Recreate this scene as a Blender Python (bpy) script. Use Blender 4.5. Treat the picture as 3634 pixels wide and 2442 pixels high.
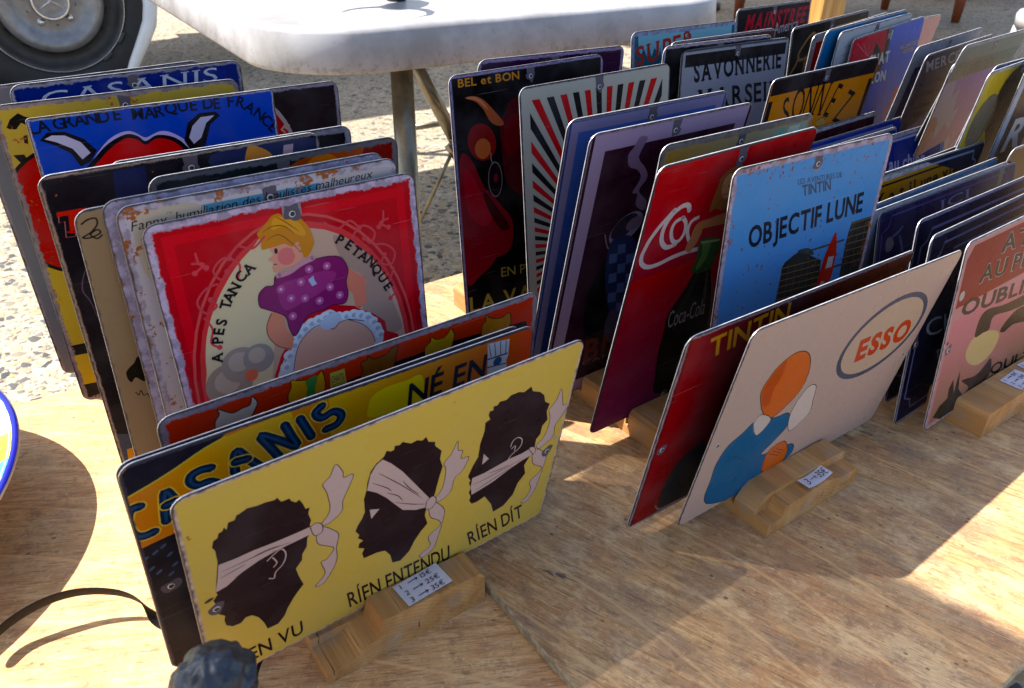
import bpy, bmesh, math, random
from math import sin, cos, pi, radians, atan2, sqrt
from mathutils import Vector, Matrix, noise
from mathutils.geometry import tessellate_polygon
random.seed(7)
sc = bpy.context.scene
for o in list(bpy.data.objects): bpy.data.objects.remove(o)
COL = sc.collection
# ---------------------------------------------------------------- camera
FPX, PITCH, ROLL, CAMH = 2787.42, 0.53964, 0.014835, 0.49772
cam = bpy.data.cameras.new('camera'); camo = bpy.data.objects.new('camera', cam); COL.objects.link(camo)
cam.sensor_width = 36; cam.lens = FPX / 3634 * 36; cam.clip_start = .02; cam.clip_end = 900
_f = Vector((0, cos(PITCH), -sin(PITCH))); _r = Vector((1, 0, 0)); _u = Vector((0, sin(PITCH), cos(PITCH)))
_r2 = _r * cos(ROLL) + _u * sin(ROLL); _u2 = _u * cos(ROLL) - _r * sin(ROLL)
M = Matrix((_r2, _u2, -_f)).transposed().to_4x4(); M.translation = Vector((0, 0, CAMH)); camo.matrix_world = M
cam.dof.use_dof = True; cam.dof.focus_distance = .78; cam.dof.aperture_fstop = 15
sc.camera = camo
# ---------------------------------------------------------------- light
SUNV = Vector((-.707, .060, 1.0)).normalized()      # towards the sun
elev = math.asin(SUNV.z); azim = atan2(SUNV.x, SUNV.y)
w = bpy.data.worlds.new('World'); sc.world = w; w.use_nodes = True
nt = w.node_tree; nt.nodes.clear()
sky = nt.nodes.new('ShaderNodeTexSky'); sky.sky_type = 'NISHITA'; sky.sun_disc = False
sky.sun_elevation = elev; sky.sun_rotation = azim; sky.air_density = 1.0; sky.dust_density = 1.6; sky.ozone_density = 1.0
bg = nt.nodes.new('ShaderNodeBackground'); bg.inputs[1].default_value = .125
wo = nt.nodes.new('ShaderNodeOutputWorld'); nt.links.new(sky.outputs[0], bg.inputs[0]); nt.links.new(bg.outputs[0], wo.inputs[0])
sun = bpy.data.lights.new('sun', 'SUN'); suno = bpy.data.objects.new('sun', sun); COL.objects.link(suno)
sun.energy = 5.0; sun.angle = radians(.53); sun.color = (1, .95, .87)
suno.rotation_euler = SUNV.to_track_quat('Z', 'Y').to_euler(); suno.location = (-3, 1, 6)
sc.view_settings.view_transform = 'Standard'; sc.view_settings.look = 'None'
sc.view_settings.exposure = 1.28; sc.view_settings.gamma = 1; sc.view_settings.use_curve_mapping = False
try:
    sc.cycles.use_denoising = True; sc.cycles.max_bounces = 8; sc.cycles.caustics_reflective = False; sc.cycles.caustics_refractive = False
except Exception: pass
# ---------------------------------------------------------------- helpers
ANG = radians(35.6); EU = Vector((cos(ANG), sin(ANG), 0)); EV = Vector((-sin(ANG), cos(ANG), 0))
GZ = -.5
def uv(u, v, z=0): return EU * u + EV * v + Vector((0, 0, z))
def lin(hexs, g=1.0):
    r = []
    for i in (0, 2, 4):
        c = int(hexs[i:i + 2], 16) / 255
        r.append((c / 12.92 if c <= .04045 else ((c + .055) / 1.055) ** 2.4) * g)
    return (r[0], r[1], r[2], 1.0)
def tag(o, label=None, cat=None, group=None, kind=None):
    if label: o['label'] = label
    if cat: o['category'] = cat
    if group: o['group'] = group
    if kind: o['kind'] = kind
    return o
def empty(name, loc, rz=0, par=None):
    o = bpy.data.objects.new(name, None); COL.objects.link(o); o.location = loc; o.rotation_euler = (0, 0, rz); o.empty_display_size = .05
    if par: o.parent = par
    return o
def link(name, me, mats=(), par=None, smooth=False):
    o = bpy.data.objects.new(name, me); COL.objects.link(o)
    for m in mats: me.materials.append(m)
    if par: o.parent = par
    if smooth:
        for p in me.polygons: p.use_smooth = True
    return o
def mesh(name, V, Fc):
    me = bpy.data.meshes.new(name); me.from_pydata([tuple(v) for v in V], [], Fc); me.update(); return me
def box(bm, x0, x1, y0, y1, z0, z1):
    vs = [bm.verts.new(p) for p in ((x0, y0, z0), (x1, y0, z0), (x1, y1, z0), (x0, y1, z0), (x0, y0, z1), (x1, y0, z1), (x1, y1, z1), (x0, y1, z1))]
    for f in ((3, 2, 1, 0), (4, 5, 6, 7), (0, 1, 5, 4), (1, 2, 6, 5), (2, 3, 7, 6), (3, 0, 4, 7)): bm.faces.new([vs[i] for i in f])
    return vs
def bmobj(name, bm, mats, par=None, smooth=False, bevel=0, seg=2):
    if bevel:
        bmesh.ops.bevel(bm, geom=[e for e in bm.edges if e.is_manifold and e.calc_face_angle(0) > .6], offset=bevel, segments=seg, affect='EDGES', clamp_overlap=True)
    bmesh.ops.recalc_face_normals(bm, faces=bm.faces)
    me = bpy.data.meshes.new(name); bm.to_mesh(me); bm.free()
    return link(name, me, mats, par, smooth)
def tube(bm, pts, rad, n=10, flat=None, cap=True):
    pts = [Vector(p) for p in pts]; rings = []
    rr = rad if isinstance(rad, (list, tuple)) else [rad] * len(pts)
    up = None
    for i, p in enumerate(pts):
        t = (pts[min(i + 1, len(pts) - 1)] - pts[max(i - 1, 0)]).normalized()
        if up is None:
            up = Vector((0, 0, 1)) if abs(t.z) < .9 else Vector((1, 0, 0))
        a = t.cross(up).normalized(); b = a.cross(t).normalized(); up = b
        fl = flat or 1
        rings.append([bm.verts.new(p + a * cos(2 * pi * k / n) * rr[i] + b * sin(2 * pi * k / n) * rr[i] * fl) for k in range(n)])
    for r0, r1 in zip(rings, rings[1:]):
        for k in range(n): bm.faces.new((r0[k], r0[(k + 1) % n], r1[(k + 1) % n], r1[k]))
    if cap: bm.faces.new(rings[0][::-1]); bm.faces.new(rings[-1])
def lathe(bm, prof, n=48, closed=False):
    rings = []
    for r, z in prof:
        if r < 1e-6: rings.append([bm.verts.new((0, 0, z))])
        else: rings.append([bm.verts.new((r * cos(2 * pi * k / n), r * sin(2 * pi * k / n), z)) for k in range(n)])
    for a, b in zip(rings, rings[1:]):
        for k in range(n):
            k2 = (k + 1) % n
            if len(a) == 1 and len(b) == 1: continue
            if len(a) == 1: bm.faces.new((a[0], b[k], b[k2]))
            elif len(b) == 1: bm.faces.new((a[k], b[0], a[k2]))
            else: bm.faces.new((a[k], b[k], b[k2], a[k2]))
def catmull(pts, closed, sub=5):
    n = len(pts); out = []
    if n < 3: return list(pts)
    rng = range(n) if closed else range(n - 1)
    for i in rng:
        g = (lambda j: pts[j % n]) if closed else (lambda j: pts[max(0, min(n - 1, j))])
        p0, p1, p2, p3 = g(i - 1), g(i), g(i + 1), g(i + 2)
        for s in range(sub):
            t = s / sub
            out.append(tuple(.5 * ((2 * p1[k]) + (-p0[k] + p2[k]) * t + (2 * p0[k] - 5 * p1[k] + 4 * p2[k] - p3[k]) * t * t + (-p0[k] + 3 * p1[k] - 3 * p2[k] + p3[k]) * t ** 3) for k in (0, 1)))
    if not closed: out.append(tuple(pts[-1]))
    return out
# ---------------------------------------------------------------- node material builder
class NM:
    def __init__(s, name):
        s.m = bpy.data.materials.new(name); s.m.use_nodes = True; s.t = s.m.node_tree; s.t.nodes.clear()
        s.out = s.t.nodes.new('ShaderNodeOutputMaterial'); s.b = s.t.nodes.new('ShaderNodeBsdfPrincipled'); s.L(s.b.outputs[0], s.out.inputs[0])
    def L(s, a, b): s.t.links.new(a, b)
    def put(s, inp, v):
        if isinstance(v, bpy.types.NodeSocket): s.L(v, inp)
        elif v is not None: inp.default_value = v
    def n(s, ty, **k):
        nd = s.t.nodes.new(ty)
        for a, b in k.items(): setattr(nd, a, b)
        return nd
    def coord(s, kind='Object', scale=(1, 1, 1), rot=(0, 0, 0), loc=(0, 0, 0)):
        tc = s.n('ShaderNodeTexCoord'); mp = s.n('ShaderNodeMapping'); s.L(tc.outputs[kind], mp.inputs[0])
        mp.inputs['Scale'].default_value = scale; mp.inputs['Rotation'].default_value = rot; mp.inputs['Location'].default_value = loc
        return mp.outputs[0]
    def world(s, scale=(1, 1, 1), rot=(0, 0, 0)):
        g = s.n('ShaderNodeNewGeometry'); mp = s.n('ShaderNodeMapping'); s.L(g.outputs['Position'], mp.inputs[0])
        mp.inputs['Scale'].default_value = scale; mp.inputs['Rotation'].default_value = rot
        return mp.outputs[0]
    def noise(s, vec, scale, detail=4, rough=.55, dist=0, out='Fac'):
        nd = s.n('ShaderNodeTexNoise'); s.L(vec, nd.inputs['Vector']); nd.inputs['Scale'].default_value = scale
        nd.inputs['Detail'].default_value = detail; nd.inputs['Roughness'].default_value = rough; nd.inputs['Distortion'].default_value = dist
        return nd.outputs[out]
    def voro(s, vec, scale, feature='F1', out='Distance', rnd=1):
        nd = s.n('ShaderNodeTexVoronoi'); nd.feature = feature; s.L(vec, nd.inputs['Vector']); nd.inputs['Scale'].default_value = scale
        if 'Randomness' in nd.inputs: nd.inputs['Randomness'].default_value = rnd
        return nd.outputs[out]
    def math(s, op, a, b=None, c=None, clamp=False):
        nd = s.n('ShaderNodeMath'); nd.operation = op; nd.use_clamp = clamp; s.put(nd.inputs[0], a); s.put(nd.inputs[1], b); s.put(nd.inputs[2], c); return nd.outputs[0]
    def ss(s, v, a, b):      # smoothstep a..b -> 0..1
        nd = s.n('ShaderNodeMapRange'); nd.interpolation_type = 'SMOOTHSTEP'; s.put(nd.inputs[0], v); s.put(nd.inputs[1], a); s.put(nd.inputs[2], b); return nd.outputs[0]
    def mix(s, f, a, b, mode='MIX'):
        nd = s.n('ShaderNodeMix'); nd.data_type = 'RGBA'; nd.blend_type = mode; s.put(nd.inputs[0], f); s.put(nd.inputs[6], a); s.put(nd.inputs[7], b); return nd.outputs[2]
    def ramp(s, v, stops):
        nd = s.n('ShaderNodeValToRGB'); s.L(v, nd.inputs[0]); r = nd.color_ramp
        while len(r.elements) > 1: r.elements.remove(r.elements[0])
        r.elements[0].position = stops[0][0]; r.elements[0].color = stops[0][1]
        for p, c in stops[1:]: e = r.elements.new(p); e.color = c
        return nd.outputs[0]
    def bump(s, h, strength=.3, dist=.001):
        nd = s.n('ShaderNodeBump'); nd.inputs['Strength'].default_value = strength; nd.inputs['Distance'].default_value = dist; s.L(h, nd.inputs['Height']); s.L(nd.outputs[0], s.b.inputs['Normal'])
    def fin(s, col=None, rough=None, metal=None, spec=None, coat=None):
        s.put(s.b.inputs['Base Color'], col); s.put(s.b.inputs['Roughness'], rough); s.put(s.b.inputs['Metallic'], metal)
        s.put(s.b.inputs['Specular IOR Level'], spec); s.put(s.b.inputs['Coat Weight'], coat)
        return s.m
def G3(v): return (v, v, v, 1)
# ---------------------------------------------------------------- materials
def mat_print():
    m = NM('printed_enamel')
    ink = m.n('ShaderNodeAttribute', attribute_type='GEOMETRY', attribute_name='ink').outputs['Color']
    def oa(nm, o='Fac'): return m.n('ShaderNodeAttribute', attribute_type='OBJECT', attribute_name=nm).outputs[o]
    tc = m.n('ShaderNodeTexCoord').outputs['Object']
    sep = m.n('ShaderNodeSeparateXYZ'); m.L(tc, sep.inputs[0])
    x, y = sep.outputs[0], sep.outputs[1]
    cmb = m.n('ShaderNodeCombineXYZ'); m.L(x, cmb.inputs[0]); m.L(y, cmb.inputs[1]); m.L(oa('seed'), cmb.inputs[2])
    v = cmb.outputs[0]
    d = m.math('MINIMUM', m.math('SUBTRACT', oa('half_width'), m.math('ABSOLUTE', x)), m.math('SUBTRACT', oa('half_height'), m.math('ABSOLUTE', y)))
    n1 = m.noise(v, 130, 5, .65); n2 = m.noise(v, 700, 3, .6); n3 = m.noise(v, 22, 3, .5)
    wear = oa('wear')
    dj = m.math('ADD', d, m.math('MULTIPLY', m.math('SUBTRACT', m.math('ADD', m.math('MULTIPLY', n1, .75), m.math('MULTIPLY', n3, .25)), .5), m.math('MULTIPLY', wear, .012)))
    dj = m.math('ADD', dj, m.math('MULTIPLY', m.math('SUBTRACT', n2, .5), .0022))
    rim = m.math('MULTIPLY', oa('rim'), .01)
    edge = m.math('SUBTRACT', 1.0, m.ss(dj, m.math('SUBTRACT', rim, .0007), m.math('ADD', rim, .0007)))
    # fading of the ink
    hs = m.n('ShaderNodeHueSaturation'); hs.inputs['Saturation'].default_value = 1.06; hs.inputs['Value'].default_value = .84; m.L(ink, hs.inputs['Color']); ink = hs.outputs[0]
    c = m.mix(m.math('MULTIPLY', m.ss(n3, .4, .8), .07), ink, (.30, .28, .32, 1))
    sp = m.noise(v, 1300, 2, .5)
    c = m.mix(m.math('MULTIPLY', m.ss(sp, .68, .76), .15), c, (.45, .42, .44, 1))
    c = m.mix(m.math('MULTIPLY', m.ss(m.noise(v, 900, 3, .6), .68, .72), .6), c, (.02, .015, .015, 1))
    # hairline scratches
    mp = m.n('ShaderNodeMapping'); m.L(v, mp.inputs[0]); mp.inputs['Rotation'].default_value = (0, 0, .5); mp.inputs['Scale'].default_value = (14, 900, 1)
    scr = m.noise(mp.outputs[0], 1, 2, .4, .4)
    mp2 = m.n('ShaderNodeMapping'); m.L(v, mp2.inputs[0]); mp2.inputs['Rotation'].default_value = (0, 0, -1.1); mp2.inputs['Scale'].default_value = (10, 700, 1)
    scr2 = m.noise(mp2.outputs[0], 1, 2, .4, .6)
    sm = m.math('MAXIMUM', m.ss(scr, .735, .76), m.ss(scr2, .74, .765))
    c = m.mix(m.math('MULTIPLY', sm, .12), c, (.45, .43, .45, 1))
    bc = oa('border', 'Color')
    bcol = m.mix(m.ss(n1, .42, .58), m.mix(.55, bc, (.10, .085, .10, 1)), m.mix(.12, bc, (.1, .09, .1, 1)))
    # black primer line right at the edge of the worn border
    c = m.mix(edge, c, bcol)
    c = m.mix(m.math('MULTIPLY', m.math('SUBTRACT', 1.0, m.ss(m.math('ADD', d, m.math('MULTIPLY', m.math('SUBTRACT', n1, .5), .004)), .0006, .0019)), .85), c, (.022, .018, .024, 1))
    # rust
    rust = oa('rust')
    rn = m.noise(v, 85, 6, .7, .3); rn2 = m.noise(v, 330, 4, .65)
    ed = m.math('MULTIPLY', m.math('SUBTRACT', 1.0, m.ss(d, .0, .03)), .06)
    th = m.math('SUBTRACT', m.math('SUBTRACT', .70, m.math('MULTIPLY', rust, .135)), ed)
    rr = m.math('ADD', m.math('MULTIPLY', rn, .72), m.math('MULTIPLY', rn2, .28))
    rm = m.math('MULTIPLY', m.ss(m.math('SUBTRACT', rr, th), 0.0, .03), m.ss(rust, 0.0, .03))
    rc = m.mix(n2, (.10, .025, .008, 1), (.42, .13, .03, 1))
    c = m.mix(rm, c, rc)
    ro = m.math('ADD', .20, m.math('MULTIPLY', n3, .16)); ro = m.math('ADD', ro, m.math('MULTIPLY', rm, .4)); ro = m.math('ADD', ro, m.math('MULTIPLY', edge, .12))
    h = m.math('ADD', m.math('MULTIPLY', n2, .3), m.math('MULTIPLY', n3, .8)); m.bump(h, .12, .001)
    return m.fin(c, ro, 0, .045)
def mat_simple(name, col, rough=.5, metal=0, var=.25, scale=60, spec=.5, bump=.15, dark=None):
    m = NM(name); v = m.coord(); n = m.noise(v, scale, 5, .6); n2 = m.noise(v, scale * 8, 3, .6)
    c = m.mix(m.ss(n, .25, .75), tuple(list([c * (1 - var) for c in col[:3]]) + [1]), tuple(list([min(1, c * (1 + var)) for c in col[:3]]) + [1]))
    if dark: c = m.mix(m.ss(n2, .62, .75), c, dark)
    m.bump(m.math('ADD', n, m.math('MULTIPLY', n2, .4)), bump, .001)
    return m.fin(c, m.math('ADD', rough - .08, m.math('MULTIPLY', n, .16)), metal, spec)
def mat_plywood(name, rot, warm=1.0, off=0, calm=1.0, gain=1.0):
    m = NM(name)
    v = m.world((1, 1, 1), (0, 0, rot))
    def mp(sx, sy, ox=0, rz=0):
        q = m.n('ShaderNodeMapping'); m.L(v, q.inputs[0]); q.inputs['Scale'].default_value = (sx, sy, 1); q.inputs['Location'].default_value = (ox + off, off * 2, 0); q.inputs['Rotation'].default_value = (0, 0, rz); return q.outputs[0]
    g = mp(14, 150); gf = mp(40, 620); gm = mp(9, 14); gs = mp(34, 85)
    a = m.noise(g, 1.0, 7, .70, .12); b = m.noise(gf, 1, 4, .65, .1); c = m.noise(gm, 1.0, 8, .74, .1); d = m.noise(v, 70, 6, .78); e = m.noise(gs, 1.0, 7, .76, .15)
    base = m.ramp(a, [(0.30, (.22 * warm, .115 * warm, .05, 1)), (.45, (.38 * warm, .24, .12, 1)), (.56, (.48, .325, .175, 1)), (.70, (.58, .42, .245, 1))])
    c2 = m.noise(gm, 1.5, 8, .74, .1, 'Color'); s2 = m.n('ShaderNodeSeparateColor'); m.L(c2, s2.inputs[0])
    base = m.mix(m.math('MULTIPLY', m.ss(c, .44, .60), .65 * calm), base, (.36, .28, .19, 1))
    base = m.mix(m.math('MULTIPLY', m.ss(s2.outputs[1], .49, .60), 0.55 * calm), base, (.34, .17, .085, 1))
    base = m.mix(m.math('MULTIPLY', m.ss(s2.outputs[2], .49, .60), 0.55 * calm), base, (.56, .45, .30, 1))
    base = m.mix(m.math('MULTIPLY', m.ss(s2.outputs[0], .49, .60), 0.5 * calm), base, (.21, .15, .12, 1))
    base = m.mix(m.math('MULTIPLY', m.ss(e, .50, .64), .5 * calm), base, (.20, .13, .085, 1))
    base = m.mix(m.math('MULTIPLY', m.ss(b, .57, .64), .6), base, (.11, .065, .04, 1))
    base = m.mix(m.math('MULTIPLY', m.ss(d, .54, .66), .55), base, (.15, .095, .065, 1))
    base = m.mix(m.math('MULTIPLY', m.ss(m.noise(v, 260, 4, .75), .57, .66), .4), base, (.60, .50, .36, 1))
    blot = m.math('MULTIPLY', m.ss(m.noise(mp(7, 9), 1.0, 2, .5), .64, .70), m.ss(m.noise(mp(30, 130), 1, 5, .8), .53, .60))
    base = m.mix(m.math('MULTIPLY', blot, .85), base, (.035, .035, .07, 1))
    rd = m.math('MULTIPLY', m.ss(m.noise(mp(5, 6, 7), 1.0, 2, .5), .66, .72), m.ss(m.noise(mp(40, 110, 3), 1, 5, .8), .54, .62))
    base = m.mix(m.math('MULTIPLY', rd, .7), base, (.26, .06, .03, 1))
    for rz, th, sy in ((.75, .73, 480), (-.35, .745, 620), (1.9, .75, 560), (1.25, .74, 380)):
        base = m.mix(m.math('MULTIPLY', m.ss(m.noise(mp(4, sy, rz, rz), 1, 2, .5, .5), th, th + .02), .5), base, (.60, .46, .30, 1))
    fine = m.noise(mp(60, 900), 1, 3, .7)
    base = m.mix(m.math('MULTIPLY', m.ss(fine, .55, .60), .45), base, (.14, .085, .05, 1))
    nick = m.math('MULTIPLY', m.ss(m.voro(mp(60, 90), 1.0), .13, .09), m.ss(m.noise(v, 12, 2, .5), .50, .58))
    base = m.mix(m.math('MULTIPLY', nick, .8), base, (.07, .04, .03, 1))
    ring = m.n('ShaderNodeTexWave'); ring.wave_type = 'RINGS'; ring.rings_direction = 'Z'; m.L(mp(3.0, 4.4, .9), ring.inputs[0]); ring.inputs['Scale'].default_value = 1.3; ring.inputs['Distortion'].default_value = 1.4; ring.inputs['Detail'].default_value = 2
    base = m.mix(m.math('MULTIPLY', m.ss(ring.outputs['Fac'], .988, .999), .35), base, (.62, .44, .24, 1))
    h = m.math('ADD', m.math('MULTIPLY', b, .6), m.math('MULTIPLY', a, .6)); h = m.math('ADD', h, m.math('MULTIPLY', d, .35))
    base = m.mix(1.0, base, (1.28 * gain, 1.13 * gain, .93 * gain, 1), 'MULTIPLY')
    m.bump(h, .45, .0014)
    return m.fin(base, m.math('ADD', .46, m.math('MULTIPLY', d, .22)), 0, .3)
def mat_block():
    m = NM('sawn_pine'); v = m.coord()
    mp = m.n('ShaderNodeMapping'); m.L(v, mp.inputs[0]); mp.inputs['Scale'].default_value = (38, 3.2, 30); g = mp.outputs[0]
    mf = m.n('ShaderNodeMapping'); m.L(v, mf.inputs[0]); mf.inputs['Scale'].default_value = (260, 12, 260)
    a = m.noise(g, 1.5, 5, .6, .6); b = m.noise(mf.outputs[0], 1, 4, .6); c = m.noise(v, 30, 5, .65)
    # growth rings seen on the end grain
    mr = m.n('ShaderNodeMapping'); m.L(v, mr.inputs[0]); mr.inputs['Location'].default_value = (-.02, 0, .10); mr.inputs['Scale'].default_value = (1, .02, 1)
    wv = m.n('ShaderNodeTexWave'); wv.wave_type = 'RINGS'; wv.rings_direction = 'Y'; m.L(mr.outputs[0], wv.inputs[0]); wv.inputs['Scale'].default_value = 95; wv.inputs['Distortion'].default_value = 2.2; wv.inputs['Detail'].default_value = 3
    base = m.ramp(a, [(.25, (.30, .13, .04, 1)), (.5, (.47, .24, .08, 1)), (.75, (.60, .34, .135, 1))])
    base = m.mix(m.math('MULTIPLY', m.ss(wv.outputs['Fac'], .3, .9), .3), base, (.30, .15, .06, 1))
    base = m.mix(m.math('MULTIPLY', m.ss(b, .58, .72), .5), base, (.16, .075, .03, 1))
    base = m.mix(m.math('MULTIPLY', m.ss(c, .5, .72), .5), base, (.30, .24, .19, 1))
    mc = m.n('ShaderNodeMapping'); m.L(v, mc.inputs[0]); mc.inputs['Scale'].default_value = (300, 8, 30)
    crack = m.ss(m.noise(mc.outputs[0], 1, 3, .6), .69, .715); base = m.mix(crack, base, (.05, .03, .015, 1))
    m.bump(m.math('SUBTRACT', m.math('ADD', b, m.math('MULTIPLY', c, .5)), m.math('MULTIPLY', crack, 1.5)), .75, .0015)
    return m.fin(base, .62, 0, .3)
def mat_ground():
    m = NM('washed_aggregate'); v = m.world()
    vc = m.voro(v, 44, 'F1', 'Color'); ve = m.voro(v, 44, 'DISTANCE_TO_EDGE', 'Distance'); vd = m.voro(v, 44, 'F1', 'Distance')
    s = m.n('ShaderNodeSeparateColor'); m.L(vc, s.inputs[0])
    peb = m.ramp(s.outputs[0], [(0, (.055, .06, .07, 1)), (.20, (.11, .11, .12, 1)), (.34, (.42, .36, .27, 1)), (.5, (.56, .50, .40, 1)), (.68, (.40, .33, .22, 1)), (.85, (.50, .36, .18, 1)), (1, (.60, .56, .50, 1))])
    vc2 = m.voro(v, 120, 'F1', 'Color'); s2 = m.n('ShaderNodeSeparateColor'); m.L(vc2, s2.inputs[0])
    grit = m.ramp(s2.outputs[0], [(0, (.10, .09, .09, 1)), (.3, (.36, .31, .24, 1)), (1, (.56, .50, .40, 1))])
    use = m.math('MULTIPLY', m.ss(ve, .03, .10), m.ss(s.outputs[1], .35, .45))
    c = m.mix(use, grit, peb)
    n = m.noise(v, 1.1, 4, .6); c = m.mix(m.math('MULTIPLY', m.ss(n, .4, .7), .35), c, (.26, .22, .17, 1))
    m.bump(m.math('MULTIPLY', use, m.math('SUBTRACT', 1.0, vd)), .6, .004)
    return m.fin(m.mix(1.0, c, (.78, .755, .71, 1), 'MULTIPLY'), .75, 0, .3)
def mat_plastic():
    m = NM('scuffed_white_plastic'); v = m.coord()
    n = m.noise(v, 7, 5, .65); n2 = m.noise(v, 90, 5, .7)
    c = m.mix(m.ss(n, .35, .7), (.42, .415, .43, 1), (.27, .26, .26, 1))
    sep = m.n('ShaderNodeSeparateXYZ'); m.L(v, sep.inputs[0])
    low = m.math('SUBTRACT', 1.0, m.ss(sep.outputs[2], .0, .035))
    c = m.mix(m.math('MULTIPLY', m.ss(m.math('ADD', n2, m.math('MULTIPLY', low, .14)), .60, .74), .5), c, (.22, .15, .10, 1))
    for rz in (.3, 1.3, 2.4):
        mp = m.n('ShaderNodeMapping'); m.L(v, mp.inputs[0]); mp.inputs['Rotation'].default_value = (.4, .2, rz); mp.inputs['Scale'].default_value = (5, 420, 60)
        c = m.mix(m.math('MULTIPLY', m.ss(m.noise(mp.outputs[0], 1, 2, .5, .5), .72, .75), .4), c, (.42, .40, .40, 1))
    m.bump(n2, .1, .001)
    return m.fin(c, .38, 0, .4)
def mat_grainwood(name, c0, c1, ax=2):
    m = NM(name); v = m.coord(); sc_ = [60, 60, 60]; sc_[ax] = 4
    mp = m.n('ShaderNodeMapping'); m.L(v, mp.inputs[0]); mp.inputs['Scale'].default_value = sc_
    a = m.noise(mp.outputs[0], 1, 6, .6, .6); c = m.mix(m.ss(a, .3, .7), c0, c1); m.bump(a, .2, .001)
    return m.fin(c, .45, 0, .4)
MP = mat_print()
MRIM = mat_simple('bare_sheet_metal', (.58, .57, .60), .36, .35, .3, 90, dark=(.18, .10, .06, 1))
MPRIMER = mat_simple('black_primer', (.03, .026, .03), .35, .1, .5, 120, dark=(.16, .08, .05, 1))
MHOLE = mat_simple('hole_shadow_metal', (.035, .03, .03), .6, .2)  # dark colour stands in for shade in holes; window and base reuse it
MPLYL = mat_plywood('plywood_left', radians(-8.7), 1.05, 3.1, .5, 1.2)  # gain lifts the left board's colour for its sunlit brightness
MPLYR = mat_plywood('plywood_right', radians(34), 1.0, 0, 1.1)
MEDGE = mat_simple('plywood_edge', (.34, .26, .16), .75, 0, .4, 160, bump=.5, dark=(.08, .055, .035, 1))
MBLOCK = mat_block(); MGROUND = mat_ground(); MPLAS = mat_plastic()
MSTEEL = mat_simple('olive_grey_tube_steel', (.20, .17, .12), .3, .85, .25, 40)
MRUB = mat_simple('tyre_rubber', (.022, .021, .02), .75, 0, .3, 30)
MWHEEL = mat_simple('silver_wheel_paint', (.26, .25, .25), .36, .45, .2, 20)
MWHEELD = mat_simple('dusty_dark_wheel', (.05, .045, .04), .6, .1, .3, 20)
MCHROME = mat_simple('dull_chrome', (.78, .75, .72), .25, .8, .1, 30)
MVAN = mat_simple('white_van_paint', (.62, .62, .60), .3, 0, .08, 8)
MBRONZE = mat_simple('dark_bronze', (.035, .042, .055), .38, .6, .5, 120, bump=.4, dark=(.10, .09, .05, 1))
MLEATH = mat_simple('black_leather', (.010, .008, .008), .6, 0, .4, 500, spec=.15, bump=.6)
MPAPER = mat_simple('white_sticker_paper', (.60, .58, .66), .7, 0, .06, 90)
MINK = mat_simple('pen_ink', (.02, .02, .045), .6)
MPOST = mat_grainwood('golden_oak', (.32, .15, .035, 1), (.52, .30, .09, 1))
MRED = mat_grainwood('red_brown_wood', (.16, .035, .012, 1), (.26, .065, .02, 1), 0)
MRAW = mat_grainwood('raw_timber', (.26, .17, .09, 1), (.38, .27, .15, 1), 0)
def mat_cloth(name='shade_canvas', opening=0.0, thru=.55):
    m = NM(name); v = m.coord(); n = m.noise(v, 300, 2, .5)
    m.fin((.62, .57, .48, 1), .9, 0, .1)
    tr = m.n('ShaderNodeBsdfTranslucent'); tr.inputs[0].default_value = (.75, .66, .50, 1)
    mx = m.n('ShaderNodeMixShader'); mx.inputs[0].default_value = thru; m.L(m.b.outputs[0], mx.inputs[1]); m.L(tr.outputs[0], mx.inputs[2]); m.L(mx.outputs[0], m.out.inputs[0])
    if opening:
        tp_ = m.n('ShaderNodeBsdfTransparent'); m2 = m.n('ShaderNodeMixShader'); m2.inputs[0].default_value = opening; m.L(mx.outputs[0], m2.inputs[1]); m.L(tp_.outputs[0], m2.inputs[2]); m.L(m2.outputs[0], m.out.inputs[0])
    m.bump(n, .1, .001); return m.m
MCLOTH = mat_cloth(); MNET = mat_cloth('open_weave_shade_net', .07, .18); MTARP = mat_cloth('thick_canvas', 0, .08)  # cloths for the added sun shades
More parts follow.
